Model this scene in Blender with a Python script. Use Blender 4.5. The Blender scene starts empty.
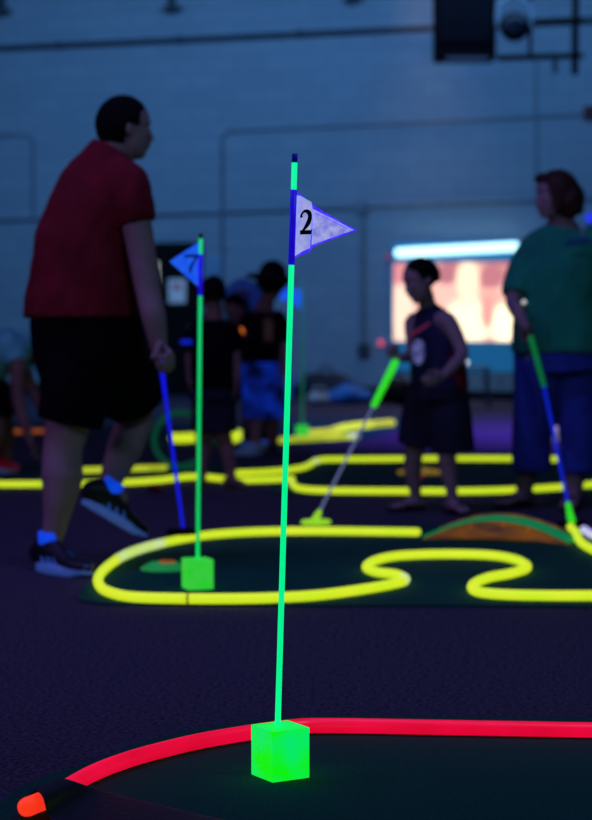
import bpy, bmesh, math, random
from mathutils import Vector, Matrix, noise
random.seed(4)
PI = math.pi
V = Vector
C = bpy.context.scene.collection

# ------------------------------------------------------------------ camera
FPX = 86.5/36*820
K = FPX/(50/36*820)
ANC = None                                # distance a figure is set out about
CAM_Z = .92
PITCH = math.atan(88/FPX)
cd = bpy.data.cameras.new('camera'); cam = bpy.data.objects.new('camera', cd); C.objects.link(cam)
cd.sensor_fit = 'VERTICAL'; cd.sensor_height = 36; cd.sensor_width = 26; cd.lens = 86.5
cam.location = (0, 0, CAM_Z); cam.rotation_euler = (PI/2-PITCH, 0, 0)
bpy.context.scene.camera = cam
RM = Matrix.Rotation(PI/2-PITCH, 3, 'X')
def ray(px, py): return RM @ V(((px-296)/FPX, (410-py)/FPX, -1))
def G(px, py, z=0):                       # point on a level plane
    d = ray(px, py); t = (z-CAM_Z)/d.z
    return V((d.x*t, d.y*t, z))
def P(px, py, Y):                         # point at a given distance
    if ANC: Y = ANC*K + (Y-ANC)
    d = ray(px, py); t = Y/d.y
    return V((d.x*t, Y, CAM_Z+d.z*t))
WY = 24.2; WA = math.radians(19.5)        # the back wall runs slightly across
WU = V((math.cos(WA), -math.sin(WA), 0)); WN = V((-math.sin(WA), -math.cos(WA), 0))
def W(px, py, off=0):
    d = ray(px, py); o = V((0, WY, 0)) + WN*off
    t = (o - V((0, 0, CAM_Z))).dot(WN)/d.dot(WN)
    return V((0, 0, CAM_Z)) + d*t

# ------------------------------------------------------------------ materials
def mat(name, col, rough=.7, col2=None, scale=20, emit=0, ecol=None, ecol2=None, bump=0, bscale=200, metal=0, spec=.3, stretch=None, coat=0):
    m = bpy.data.materials.new(name); m.use_nodes = True
    nt = m.node_tree; b = nt.nodes['Principled BSDF']
    b.inputs['Roughness'].default_value = rough; b.inputs['Metallic'].default_value = metal
    b.inputs['Specular IOR Level'].default_value = spec; b.inputs['Coat Weight'].default_value = coat
    tc = nt.nodes.new('ShaderNodeTexCoord'); mp = nt.nodes.new('ShaderNodeMapping')
    nt.links.new(tc.outputs['Object'], mp.inputs[0])
    if stretch: mp.inputs['Scale'].default_value = stretch
    n = nt.nodes.new('ShaderNodeTexNoise'); n.inputs['Scale'].default_value = scale; n.inputs['Detail'].default_value = 4
    nt.links.new(mp.outputs[0], n.inputs[0])
    def ramp(a, c, sock):
        r = nt.nodes.new('ShaderNodeValToRGB'); r.color_ramp.elements[0].position = .35; r.color_ramp.elements[1].position = .65
        r.color_ramp.elements[0].color = (*a, 1); r.color_ramp.elements[1].color = (*c, 1)
        nt.links.new(n.outputs[0], r.inputs[0]); nt.links.new(r.outputs[0], sock)
    ramp(col, col2 or tuple(c*.75 for c in col), b.inputs['Base Color'])
    if emit:
        ramp(ecol or col, ecol2 or ecol or col, b.inputs['Emission Color']); b.inputs['Emission Strength'].default_value = emit
    if bump:
        n2 = nt.nodes.new('ShaderNodeTexNoise'); n2.inputs['Scale'].default_value = bscale; n2.inputs['Detail'].default_value = 3
        nt.links.new(mp.outputs[0], n2.inputs[0])
        bp = nt.nodes.new('ShaderNodeBump'); bp.inputs['Strength'].default_value = bump; bp.inputs['Distance'].default_value = .01
        nt.links.new(n2.outputs[0], bp.inputs['Height']); nt.links.new(bp.outputs[0], b.inputs['Normal'])
    return m

M = {}
# painted block wall
def wall_material():
    m = mat('painted block', (.30, .36, .42), .75)
    nt = m.node_tree; b = nt.nodes['Principled BSDF']
    tc = nt.nodes.new('ShaderNodeTexCoord'); mp = nt.nodes.new('ShaderNodeMapping'); mp.inputs['Rotation'].default_value = (PI/2, 0, 0)
    br = nt.nodes.new('ShaderNodeTexBrick'); nt.links.new(tc.outputs['Object'], mp.inputs[0]); nt.links.new(mp.outputs[0], br.inputs[0])
    br.inputs['Scale'].default_value = 1; br.inputs['Brick Width'].default_value = .4; br.inputs['Row Height'].default_value = .2
    br.inputs['Mortar Size'].default_value = .007; br.inputs['Mortar Smooth'].default_value = .3
    br.inputs['Color1'].default_value = (.31, .37, .43, 1); br.inputs['Color2'].default_value = (.28, .34, .40, 1); br.inputs['Mortar'].default_value = (.24, .29, .35, 1)
    nt.links.new(br.outputs[0], b.inputs['Base Color'])
    bp = nt.nodes.new('ShaderNodeBump'); bp.inputs['Strength'].default_value = .4; bp.inputs['Distance'].default_value = .008; bp.invert = True
    nt.links.new(br.outputs['Fac'], bp.inputs['Height']); nt.links.new(bp.outputs[0], b.inputs['Normal'])
    return m
M['wall'] = wall_material(); M['wall'].node_tree.nodes['Principled BSDF'].inputs['Specular IOR Level'].default_value = .05
M['sidewall'] = mat('side wall paint', (.12, .14, .17), .8, scale=3)
M['carpet'] = mat('carpet', (.10, .088, .145), .95, (.022, .020, .040), scale=85, bump=.9, bscale=300, spec=.1)
M['turf'] = mat('turf mat', (.003, .10, .07), .95, (.002, .06, .042), scale=160, bump=.6, bscale=420, spec=.1)
M['black'] = mat('black', (.004, .004, .005), .7, scale=30, spec=.12)
M['tape'] = mat('black tape', (.008, .009, .016), .5, scale=30, bump=.2, bscale=60)
M['pipe'] = mat('painted conduit', (.20, .25, .30), .6)
M['pipedark'] = mat('dark pipe', (.045, .06, .08), .6)
M['white'] = mat('paper', (.65, .7, .75), .7, emit=.1, ecol=(.5, .7, 1))
M['yellow'] = mat('fluorescent yellow foam', (.7, .8, .05), .45, scale=9, emit=1, ecol=(.56, .78, .012), ecol2=(.66, .80, .02))
M['yellowdim'] = mat('dull yellow foam', (.7, .8, .05), .45, scale=6, emit=.8, ecol=(.40, .50, .01), ecol2=(.66, .78, .03))  # duller, more uneven tone than the main yellow foam
M['red'] = mat('fluorescent red foam', (.3, .01, .03), .35, scale=7, emit=1, ecol=(.66, .001, .024), ecol2=(.82, .002, .045), spec=.7)
M['orange'] = mat('fluorescent orange foam', (.8, .12, .03), .5, scale=9, emit=1, ecol=(1, .05, .012), ecol2=(.9, .03, .01))
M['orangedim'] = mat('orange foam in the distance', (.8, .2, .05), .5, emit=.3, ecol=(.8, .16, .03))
M['connector'] = mat('white joint tape', (.7, .75, .5), .4, emit=.85, ecol=(.62, .85, .12), ecol2=(.68, .82, .40))
M['violetwhite'] = mat('violet white joint tape', (.6, .55, .8), .4, emit=.8, ecol=(.5, .42, .95), ecol2=(.6, .62, .9))
M['joint'] = mat('joint line', (.3, .28, .02), .6, emit=.35, ecol=(.4, .32, .01))
M['blockgreen'] = mat('fluorescent green wood', (.05, .7, .05), .6, scale=13, emit=1, ecol=(.004, .86, .004), ecol2=(.002, .80, .16), bump=.3, bscale=90)
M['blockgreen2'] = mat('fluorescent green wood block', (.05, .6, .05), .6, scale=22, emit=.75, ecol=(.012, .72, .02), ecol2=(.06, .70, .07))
M['poletape'] = mat('violet tape', (.02, .01, .5), .4, scale=40, emit=.8, ecol=(.008, .002, .55), ecol2=(.015, .003, .75))
M['poletip'] = mat('dark blue tip', (.01, .01, .2), .4, emit=.3, ecol=(.004, .004, .35))
M['pole1'] = mat('fluorescent mint pole', (.02, .8, .4), .35, scale=60, emit=1, ecol=(.002, .86, .26), ecol2=(.002, .90, .30))
M['pole2'] = mat('fluorescent green pole', (.02, .7, .2), .35, scale=60, emit=.8, ecol=(.004, .62, .12), ecol2=(.004, .7, .16))
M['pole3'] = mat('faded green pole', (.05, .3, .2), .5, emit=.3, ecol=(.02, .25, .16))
M['flagwhite'] = mat('fluorescent white cloth', (.5, .5, .8), .7, scale=70, emit=.75, ecol=(.24, .26, .86), ecol2=(.48, .50, .98), bump=.3)
M['flagcard'] = mat('white number card', (.5, .5, .8), .7, scale=50, emit=.75, ecol=(.32, .36, .86), ecol2=(.50, .54, .95))
M['flagedge'] = mat('violet flag edging', (.05, .03, .8), .6, scale=60, emit=.9, ecol=(.03, .012, .95), ecol2=(.10, .05, .9))
M['flagblue'] = mat('blue cloth', (.03, .12, .8), .7, scale=60, emit=.75, ecol=(.006, .09, .90), ecol2=(.02, .16, .92))
M['flagblueb'] = mat('blue cloth edging', (.05, .2, .8), .7, emit=.75, ecol=(.02, .2, 1))
M['alarm'] = mat('dull red plastic', (.10, .01, .015), .6)
M['ink'] = mat('dark blue ink', (.004, .008, .06), .5)
M['inkb'] = mat('blue ink', (.004, .02, .16), .5, emit=.25, ecol=(.004, .03, .4))
M['cupgreen'] = mat('green cup ring', (.02, .4, .08), .5, scale=40, emit=.35, ecol=(.01, .35, .06), ecol2=(.03, .5, .1))
M['deck'] = mat('bright green felt', (.01, .35, .12), .8, scale=60, emit=.35, ecol=(.003, .36, .085), ecol2=(.004, .42, .12))
M['ply'] = mat('orange plywood', (.30, .10, .02), .7, (.16, .055, .02), scale=9, emit=.3, ecol=(.50, .16, .010), ecol2=(.10, .045, .05), stretch=(1, 1, 6))
M['skin'] = mat('skin', (.27, .18, .20), .7, (.24, .155, .175), scale=14)
M['skindark'] = mat('tanned skin', (.19, .10, .085), .55, scale=14)
M['hair'] = mat('dark hair', (.006, .005, .006), .9, scale=60, bump=.6, bscale=150, stretch=(1, 1, .3), spec=.06)
M['auburn'] = mat('auburn hair', (.055, .020, .014), .6, (.03, .011, .008), scale=60, bump=.6, bscale=150, stretch=(1, 1, .2))
M['redshirt'] = mat('dark red cotton', (.145, .002, .010), .95, (.11, .002, .008), scale=8, bump=.2)
M['greenshirt'] = mat('green cotton', (.008, .27, .15), .9, (.006, .21, .12), scale=7, bump=.2)
M['blackcloth'] = mat('black cloth', (.004, .004, .006), .95, scale=8, spec=.05)
M['navy'] = mat('navy denim', (.02, .045, .33), .9, (.014, .032, .24), scale=12, bump=.2)
M['navyd'] = mat('dark navy cloth', (.008, .009, .030), .9, scale=12)
M['tank'] = mat('navy tank top', (.010, .013, .06), .85, scale=12)
M['tankred'] = mat('red side panel', (.16, .006, .012), .85)
M['print'] = mat('white print', (.5, .52, .7), .8, (.10, .12, .3), scale=40, emit=.16, ecol=(.4, .42, .9), ecol2=(.05, .06, .3))
M['printred'] = mat('red print', (.5, .05, .12), .8, emit=.06, ecol=(.6, .1, .2))
M['logo'] = mat('blue chest print', (.02, .12, .35), .8)
M['gold'] = mat('tan print', (.25, .15, .06), .8, (.1, .06, .03), scale=25)
M['camo'] = mat('blue patterned cloth', (.01, .03, .5), .85, (.005, .01, .06), scale=8, emit=.22, ecol=(.004, .06, .75), ecol2=(0, 0, .006))
M['teal'] = mat('pale teal cotton', (.14, .62, .55), .85, scale=8)
M['paleblue'] = mat('pale blue cotton', (.09, .38, .75), .85, scale=8)
M['sock'] = mat('fluorescing blue sock', (.02, .08, .6), .8, scale=30, emit=.6, ecol=(.002, .06, .9), ecol2=(.004, .09, 1))
M['shoe'] = mat('black mesh shoe', (.008, .010, .02), .5, scale=40)
M['shoesole'] = mat('blue white sole', (.15, .25, .6), .5, scale=30, emit=.22, ecol=(.06, .16, .7))
M['stripe'] = mat('blue shoe stripe', (.1, .25, .7), .4, emit=.2, ecol=(.04, .15, .8))
M['redshoe'] = mat('red shoe', (.3, .01, .02), .6, emit=.03, ecol=(.6, .01, .02))
M['paleshoe'] = mat('pale shoe', (.3, .55, .65), .6)
M['eyewhite'] = mat('eye white', (.6, .6, .6), .3)
M['eyedark'] = mat('iris', (.02, .015, .01), .2)
M['shaftblue'] = mat('blue shaft', (.01, .02, .6), .3, scale=30, emit=.8, ecol=(.004, .004, .72), ecol2=(.006, .008, .9))
M['shaftblue2'] = mat('dim blue shaft', (.01, .03, .6), .3, emit=.6, ecol=(.004, .02, .7))  # weaker emission than the other blue shaft
M['shaftgrey'] = mat('steel shaft', (.6, .7, .8), .35, emit=.12, ecol=(.4, .55, .8))  # pale non-metal colour and slight glow stand in for reflected light
M['grip'] = mat('fluorescent green grip', (.05, .7, .05), .5, scale=60, emit=.9, ecol=(.015, .66, .004), ecol2=(.05, .78, .01))
M['gripd'] = mat('dark green grip', (.01, .3, .08), .5, scale=60, emit=.35, ecol=(.004, .32, .05))
M['limehead'] = mat('lime putter head', (.3, .8, .05), .5, emit=.75, ecol=(.35, .8, .02))
M['hoop'] = mat('dark green hoop', (.004, .08, .035), .6, emit=.5, ecol=(.002, .08, .035))
M['speaker'] = mat('black speaker cabinet', (.003, .003, .005), .9, scale=30, spec=.04)
M['grille'] = mat('speaker grille', (.004, .004, .007), .9, scale=200, spec=.04)
M['greytrim'] = mat('grey trim', (.06, .06, .10), .6)
M['door'] = mat('dark door', (.006, .008, .010), .7, spec=.1)
M['lite'] = mat('lit door glass', (.3, .3, .3), .3, emit=.8, ecol=(.42, .46, .40), ecol2=(.5, .5, .46))
M['bagdark'] = mat('dark bag', (.012, .02, .04), .8)
M['bagblue'] = mat('blue bag', (.03, .18, .55), .7, scale=9, bump=.3, bscale=15)
M['bagwhite'] = mat('white sack', (.35, .40, .45), .8, scale=9, bump=.3, bscale=15)
M['base'] = mat('black rubber base', (.008, .007, .008), .7)
M['metal'] = mat('brushed metal', (.4, .42, .45), .35, metal=.8)
M['glass'] = mat('lens', (.004, .008, .015), .25, spec=.25)

# ------------------------------------------------------------------ mesh helpers
def obj(name, bm, m, parent=None, smooth=True, recalc=True):
    if recalc: bmesh.ops.recalc_face_normals(bm, faces=bm.faces[:])
    me = bpy.data.meshes.new(name); bm.to_mesh(me); bm.free()
    for p in me.polygons: p.use_smooth = smooth
    o = bpy.data.objects.new(name, me); C.objects.link(o)
    me.materials.append(M[m] if isinstance(m, str) else m)
    if parent:
        o.parent = parent
        o.matrix_parent_inverse = Matrix.Translation(parent.location).inverted() if not parent.parent else parent_inv(parent)
    return o
def parent_inv(p):
    return world_of(p).inverted()
def world_of(o):
    m = Matrix.LocRotScale(o.location, o.rotation_euler, o.scale)
    if o.parent: m = world_of(o.parent) @ o.matrix_parent_inverse @ m
    return m
def thing(name, label, cat, loc=(0, 0, 0), group=None):
    o = bpy.data.objects.new(name, None); C.objects.link(o); o.location = loc; o.empty_display_size = .05
    o['label'] = label; o['category'] = cat
    if group: o['group'] = group
    return o
def tag(o, label, cat, group=None):
    o['label'] = label; o['category'] = cat
    if group: o['group'] = group
    return o
def struct(o): o['kind'] = 'structure'; return o

def box(bm, c, size, rot=None, bev=0):
    r = bmesh.ops.create_cube(bm, size=1)
    m = Matrix.Translation(c) @ ((rot or Matrix.Identity(3)).to_4x4()) @ Matrix.Diagonal((*size, 1))
    bmesh.ops.transform(bm, matrix=m, verts=r['verts'])
    if bev:
        es = list({e for v in r['verts'] for e in v.link_edges})
        bmesh.ops.bevel(bm, geom=es, offset=bev, segments=2, affect='EDGES', profile=.7)
def frames(pts, side):
    n = len(pts); out = []; prev = None
    for i in range(n):
        t = (pts[min(i+1, n-1)] - pts[max(i-1, 0)]).normalized()
        s = side if side is not None else prev
        if s is None: s = V((0, 0, 1)) if abs(t.z) < .9 else V((1, 0, 0))
        a = s - t*s.dot(t)
        a = a.normalized() if a.length > 1e-5 else t.orthogonal().normalized()
        prev = a; out.append((t, a, t.cross(a)))
    return out
def tube(bm, pts, rad, side=None, seg=14, closed=False, rnd=True):
    pts = [V(p) for p in pts]
    rad = [(r, r) if not isinstance(r, tuple) else r for r in (rad if isinstance(rad, list) else [rad]*len(pts))]
    if closed:
        n = len(pts); fr = []; prev = V((0, 0, 1))
        for i in range(n):
            t = (pts[(i+1) % n]-pts[i-1]).normalized(); a = (prev-t*prev.dot(t)).normalized(); fr.append((t, a, t.cross(a)))
        st = [(p, f, r[0], r[1]) for p, f, r in zip(pts, fr, rad)]
    else:
        fr = frames(pts, side)
        st = [(p, f, r[0], r[1]) for p, f, r in zip(pts, fr, rad)]
        if rnd:
            k = min(rad[0]); pre = [(pts[0]-fr[0][0]*k*math.sin(q), fr[0], rad[0][0]*math.cos(q), rad[0][1]*math.cos(q)) for q in (1.35, .9, .45)]
            k = min(rad[-1]); post = [(pts[-1]+fr[-1][0]*k*math.sin(q), fr[-1], rad[-1][0]*math.cos(q), rad[-1][1]*math.cos(q)) for q in (.45, .9, 1.35)]
            st = pre+st+post
    rings = []
    for p, (t, a, b), ra, rb in st:
        rings.append([bm.verts.new(p + a*ra*math.cos(2*PI*k/seg) + b*rb*math.sin(2*PI*k/seg)) for k in range(seg)])
    m = len(rings)
    for i in range(m if closed else m-1):
        A, B = rings[i], rings[(i+1) % m]
        for k in range(seg): bm.faces.new((A[k], A[(k+1) % seg], B[(k+1) % seg], B[k]))
    if not closed:
        bm.faces.new(rings[0][::-1]); bm.faces.new(rings[-1])
def ell(bm, c, r, fwd=V((1, 0, 0)), up=V((0, 0, 1)), seg=20):
    fwd = V(fwd).normalized(); s = V(up).cross(fwd).normalized(); u = fwd.cross(s)
    rot = Matrix((fwd, s, u)).transposed()
    q = bmesh.ops.create_uvsphere(bm, u_segments=seg, v_segments=seg*2//3, radius=1)
    bmesh.ops.transform(bm, matrix=Matrix.Translation(c) @ rot.to_4x4() @ Matrix.Diagonal((*r, 1)), verts=q['verts'])
def smoothpath(pts, n=8, closed=False):
    pts = [V(p) for p in pts]; out = []; N = len(pts)
    for i in range(N if closed else N-1):
        p1, p2 = pts[i], pts[(i+1) % N]
        p0 = pts[i-1] if (i or closed) else p1*2-p2
        p3 = pts[(i+2) % N] if (closed or i+2 < N) else p2*2-p1
        for k in range(n):
            t = k/n
            out.append(.5*((2*p1)+(p2-p0)*t+(2*p0-5*p1+4*p2-p3)*t*t+(3*p1-p0-3*p2+p3)*t**3))
    if not closed: out.append(pts[-1])
    return out
def prism(bm, pts, ext):
    a = [bm.verts.new(p) for p in pts]; b = [bm.verts.new(V(p)+ext) for p in pts]; n = len(pts)
    bm.faces.new(a); bm.faces.new(b[::-1])
    for i in range(n): bm.faces.new((a[i], b[i], b[(i+1) % n], a[(i+1) % n]))
def fuse(name, bm, m, parent, voxel=.006, smooth=6, wrinkle=0, wscale=9):
    """close overlapping forms into one continuous surface"""
    o = obj(name, bm, m, parent)
    md = o.modifiers.new('r', 'REMESH'); md.mode = 'VOXEL'; md.voxel_size = voxel
    sm = o.modifiers.new('s', 'SMOOTH'); sm.factor = .5; sm.iterations = smooth
    dg = bpy.context.evaluated_depsgraph_get(); dg.update()
    me = bpy.data.meshes.new_from_object(o.evaluated_get(dg))
    o.modifiers.clear(); old = o.data; o.data = me; bpy.data.meshes.remove(old)
    if wrinkle:
        vs = me.vertices; nn = [v.normal.copy() for v in vs]
        for v, n in zip(vs, nn):
            c = v.co
            q = noise.noise(V((c.x*wscale, c.y*wscale, (c.z+c.x*.6)*wscale*.8))) + .5*noise.noise(V((c.x*wscale*2.3, c.y*wscale*2.3, (c.z-c.x)*wscale*1.6)))
            v.co = c + n*q*wrinkle
    for p in me.polygons: p.use_smooth = True
    me.name = name
    return o

# ------------------------------------------------------------------ the room
bm = bmesh.new(); box(bm, (0, 13, -.05), (34, 40, .1)); struct(obj('floor', bm, 'carpet', smooth=False))
wc = V((0, WY, 0)) - WN*.1
bm = bmesh.new(); box(bm, (0, 0, 3.5), (26, .2, 7.2))
o = struct(obj('wall_back', bm, 'wall', smooth=False)); o.location = wc; o.rotation_euler = (0, 0, -WA)
RW = Matrix.Rotation(-WA, 3, 'Z')
bm = bmesh.new(); box(bm, (0, 13, 7.1), (34, 40, .1)); struct(obj('ceiling', bm, 'sidewall', smooth=False))
for nm, x in (('wall_left', -11), ('wall_right', 11)):
    bm = bmesh.new(); box(bm, (x, 11, 3.5), (.2, 34, 7.2)); struct(obj(nm, bm, 'sidewall', smooth=False))
bm = bmesh.new(); box(bm, (0, -5.5, 3.5), (22, .2, 7.2)); struct(obj('wall_front', bm, 'sidewall', smooth=False))
bm = bmesh.new()
box(bm, V((0, WY, .07)) + WN*.012, (22, .024, .14), RW); struct(obj('baseboard_back', bm, 'base', smooth=False))

def wallbox(name, m, x0, y0, x1, y1, th, parent=None, off=0):
    a = W(x0, y1); b = W(x1, y0)
    c = (a+b)/2; w = (b-a).dot(WU)
    bm = bmesh.new(); box(bm, c+WN*(off+th/2), (abs(w), th, abs(b.z-a.z)), RW, bev=min(.006, th*.3)); return obj(name, bm, m, parent, smooth=False)
def wallpipe(name, m, pts, r, label, clamps=()):
    t = thing(name, label, 'pipe', W(*pts[0], r+.02))
    bm = bmesh.new(); tube(bm, [W(*p, r+.02) for p in pts], r, seg=12); obj('pipe', bm, m, t)
    t['group'] = 'pipes and conduits on the back wall'
    for c in clamps:
        bm = bmesh.new(); box(bm, W(*c, r+.01), (.05, 2*r+.02, 2*r+.02), RW, bev=.004); obj('clamp', bm, m, t)
    return t
wallpipe('ceiling_pipe', 'pipedark', [(-330, 63), (200, 39), (440, 27.5), (620, 19)], .035, 'thick dark pipe running along the top of the wall', [(60, 45.5), (180, 40), (300, 34)])
wallpipe('wall_conduit', 'pipe', [(222, 325), (222, 138), (228, 131), (320, 127), (640, 112)], .014, 'thin painted conduit bending down in the middle of the wall', [(224, 250), (400, 123.5)])
wallpipe('wall_conduit', 'pipe', [(-330, 140), (28, 135), (33, 140), (33, 214)], .013, 'thin conduit making a square corner at the left of the wall', [(10, 135)])
wallpipe('wall_conduit', 'pipe', [(-330, 232), (200, 213), (362, 207), (640, 197)], .018, 'level conduit crossing the whole wall behind the heads', [(100, 216), (300, 209)])
wallpipe('wall_conduit', 'pipe', [(363, 207), (363, 345)], .022, 'vertical conduit dropping to a small box left of the screen', [(363, 260)])
wallpipe('wall_conduit', 'pipe', [(535, 60), (536, 160), (536, 198)], .008, 'faint thin vertical conduit below the hanging speaker')
b = wallbox('junction_box', 'pipe', 357, 202, 368, 213, .07); tag(b, 'square junction box where level conduit meets vertical conduit', 'junction box')
b = wallbox('outlet_box', 'pipedark', 359, 344, 370, 356, .07); tag(b, 'small dark outlet box at the foot of the vertical conduit', 'outlet box')
b = wallbox('alarm_box', 'alarm', 585, 106, 600, 120, .08); tag(b, 'dim reddish alarm box high on the wall at the right edge', 'alarm')
for (x0, x1, y1, lab) in ((167, 177, 15, 'small dark wall bracket above the thick pipe, over the red-shirted man'), (347, 357, 6, 'small dark wall bracket above the thick pipe, right of the tall pole'), (-6, 7, 18, 'small dark wall bracket at the top left corner')):
    t = thing('wall_bracket', lab, 'bracket', W((x0+x1)/2, y1, .05), 'dark brackets high on the wall')
    wallbox('plate', 'pipedark', x0+1, -25, x1-1, y1, .03, t)
    wallbox('hook', 'pipedark', x0, y1-8, x1+6, y1-2, .12, t, off=.03)

# door with lit glass and notice
t = struct(thing('door_1', 'dark door with a narrow lit glass and a notice', 'door', W(160, 397)))
wallbox('door_frame', 'door', 112, 242, 203, 396, .05, t)
wallbox('door_leaf', 'black', 117, 247, 199, 396, .07, t)
wallbox('door_glass', 'lite', 154, 262, 161, 300, .01, t, off=.07)
wallbox('door_handle', 'metal', 192, 326, 197, 332, .05, t, off=.07)
t = thing('notice', 'pale notice with a red mark on the dark door', 'notice', W(180, 291, .08))
wallbox('paper', 'white', 171, 279, 188, 303, .006, t, off=.075); wallbox('print', 'printred', 176, 284, 183, 290, .002, t, off=.081)
t = thing('notice', 'bluish paper on the wall just right of the dark door', 'notice', W(213, 270, .01))
M['bluepaper'] = mat('blue paper', (.25, .42, .62), .7)
wallbox('paper', 'bluepaper', 206, 257, 222, 290, .006, t, off=.002)
for k in range(4): wallbox('text_line', 'pipe', 208.5, 263+k*6, 219.5, 264.6+k*6, .001, t, off=.008)

# screen with a picture of people
def screen_material():
    m = bpy.data.materials.new('screen picture'); m.use_nodes = True; nt = m.node_tree; b = nt.nodes['Principled BSDF']
    b.inputs['Base Color'].default_value = (.02, .02, .02, 1); b.inputs['Roughness'].default_value = .4
    tc = nt.nodes.new('ShaderNodeTexCoord'); prev = None
    def rgb(c):
        n = nt.nodes.new('ShaderNodeRGB'); n.outputs[0].default_value = (*c, 1); return n.outputs[0]
    n = nt.nodes.new('ShaderNodeTexNoise'); n.inputs['Scale'].default_value = 3.2; nt.links.new(tc.outputs['Object'], n.inputs[0])
    r = nt.nodes.new('ShaderNodeValToRGB'); nt.links.new(n.outputs[0], r.inputs[0])
    r.color_ramp.elements[0].position = .38; r.color_ramp.elements[0].color = (.55, .16, .16, 1); r.color_ramp.elements[1].position = .6; r.color_ramp.elements[1].color = (1, .62, .5, 1)
    prev = r.outputs[0]
    # blurry heads and shoulders: (u, v, ru, rv, colour), in metres from the screen's middle
    for (u, v, ru, rv, c) in ((-.62, -.12, .18, .46, (1.1, .78, .60)), (-.66, .34, .14, .16, (.75, .26, .28)), (-.12, .08, .22, .24, (1.05, .55, .46)), (-.08, .33, .16, .15, (.50, .18, .22)),
                              (.20, -.24, .36, .36, (1.3, 1.05, .74)), (.18, .24, .17, .32, (1.2, .90, .62)), (.48, .30, .18, .18, (.55, .19, .22)), (.46, .04, .16, .14, (1.0, .45, .38)),
                              (.64, -.27, .22, .30, (1.5, 1.25, .8)), (.42, -.12, .09, .24, (.85, .36, .32)), (-.30, -.3, .12, .25, (1.0, .6, .48))):
        mp = nt.nodes.new('ShaderNodeMapping'); mp.inputs['Location'].default_value = (-u/ru, 0, -v/rv); mp.inputs['Scale'].default_value = (1/ru, 0, 1/rv)
        g = nt.nodes.new('ShaderNodeTexGradient'); g.gradient_type = 'SPHERICAL'
        nt.links.new(tc.outputs['Object'], mp.inputs[0]); nt.links.new(mp.outputs[0], g.inputs[0])
        mr = nt.nodes.new('ShaderNodeMapRange'); mr.inputs[1].default_value = 0; mr.inputs[2].default_value = .35; nt.links.new(g.outputs['Fac'], mr.inputs[0])
        mx = nt.nodes.new('ShaderNodeMix'); mx.data_type = 'RGBA'; nt.links.new(mr.outputs[0], mx.inputs[0])
        nt.links.new(prev, mx.inputs[6]); nt.links.new(rgb(c), mx.inputs[7]); prev = mx.outputs[2]
    nt.links.new(prev, b.inputs['Emission Color']); b.inputs['Emission Strength'].default_value = 1.18
    return m
M['screen'] = screen_material()
M['screenframe'] = mat('lit teal screen surround', (.02, .2, .35), .6, emit=.5, ecol=(.012, .13, .29))
M['striplight'] = mat('white blue strip light', (.8, .9, 1), .4, emit=2.2, ecol=(.45, .85, 1))
M['cabinet'] = mat('grey cabinet', (.25, .33, .36), .7)
t = thing('video_screen', 'bright wall screen showing blurry pink-faced people', 'screen', W(453, 340, .1))
wallbox('surround', 'screenframe', 393.5, 241, 520, 371, .08, t, off=.02)
a = W(396, 341); b2 = W(516, 262); cc = (a+b2)/2 + WN*.105
bm = bmesh.new(); box(bm, (0, 0, 0), ((b2-a).dot(WU), .01, b2.z-a.z))
o = obj('picture', bm, 'screen', smooth=False); o.rotation_euler = (0, 0, -WA); o.location = cc; o.parent = t; o.matrix_parent_inverse = Matrix.Translation(t.location).inverted()
t = thing('strip_light', 'long glowing white-blue tube light above the screen', 'light', W(453, 250, .2))
bm = bmesh.new(); tube(bm, [W(399, 252.8, .2), W(515, 246.5, .2)], .055, seg=16); obj('tube', bm, 'striplight', t)
for x, y in ((400, 252), (514, 246)):
    bm = bmesh.new(); box(bm, (W(x, y, .155)), (.03, .09, .05), RW); obj('holder', bm, 'pipedark', t)
t = thing('low_cabinet', 'low pale grey cabinet along the wall under the screen', 'cabinet', W(460, 385, .2))
def atwall(x0, y0, x1, y1, o0, o1, name, m, parent):
    a = W(x0, y1, o1); b = W(x1, y0, o1); c = (a+b)/2 + WN*((o0-o1)/2)
    bm = bmesh.new(); box(bm, c, ((b-a).dot(WU), o1-o0, b.z-a.z), RW, bev=.008); return obj(name, bm, m, parent, smooth=False)
atwall(386, 376, 530, 390, .10, .35, 'body', 'cabinet', t)
atwall(387, 390, 529, 399, .10, .32, 'plinth', 'base', t)
for x in (420, 460, 500): atwall(x-.5, 377, x+.5, 389, .35, .354, 'panel_joint', 'pipedark', t)

# little signal lights
def led(px, py, r, col, strength, label, Y=None, name='signal_light', cat='light'):
    p = P(px, py, Y) if Y else W(px, py, .05)
    M['l'+label] = mat('lit '+label[:20], col, .4, emit=strength, ecol=col)
    t = thing(name, label, cat, p)
    bm = bmesh.new(); ell(bm, p, (r, r, r)); obj('lens', bm, 'l'+label, t)
    bm = bmesh.new()
    if not Y: tube(bm, [p - WN*.045, p - WN*.01], r*1.0, seg=16, rnd=False); obj('socket', bm, 'pipedark', t)
    else: bm.free()
    return t
led(381, 343, .035, (1, .12, .22), .8, 'small pink-red light on the wall left of the screen')
led(388, 257, .03, (.5, .05, .15), .35, 'faint red light beside the left end of the tube light')
led(591, 218, .055, (.02, .03, .9), 1.0, 'deep blue lamp on the wall behind the shoulder of the woman in green')

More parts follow.
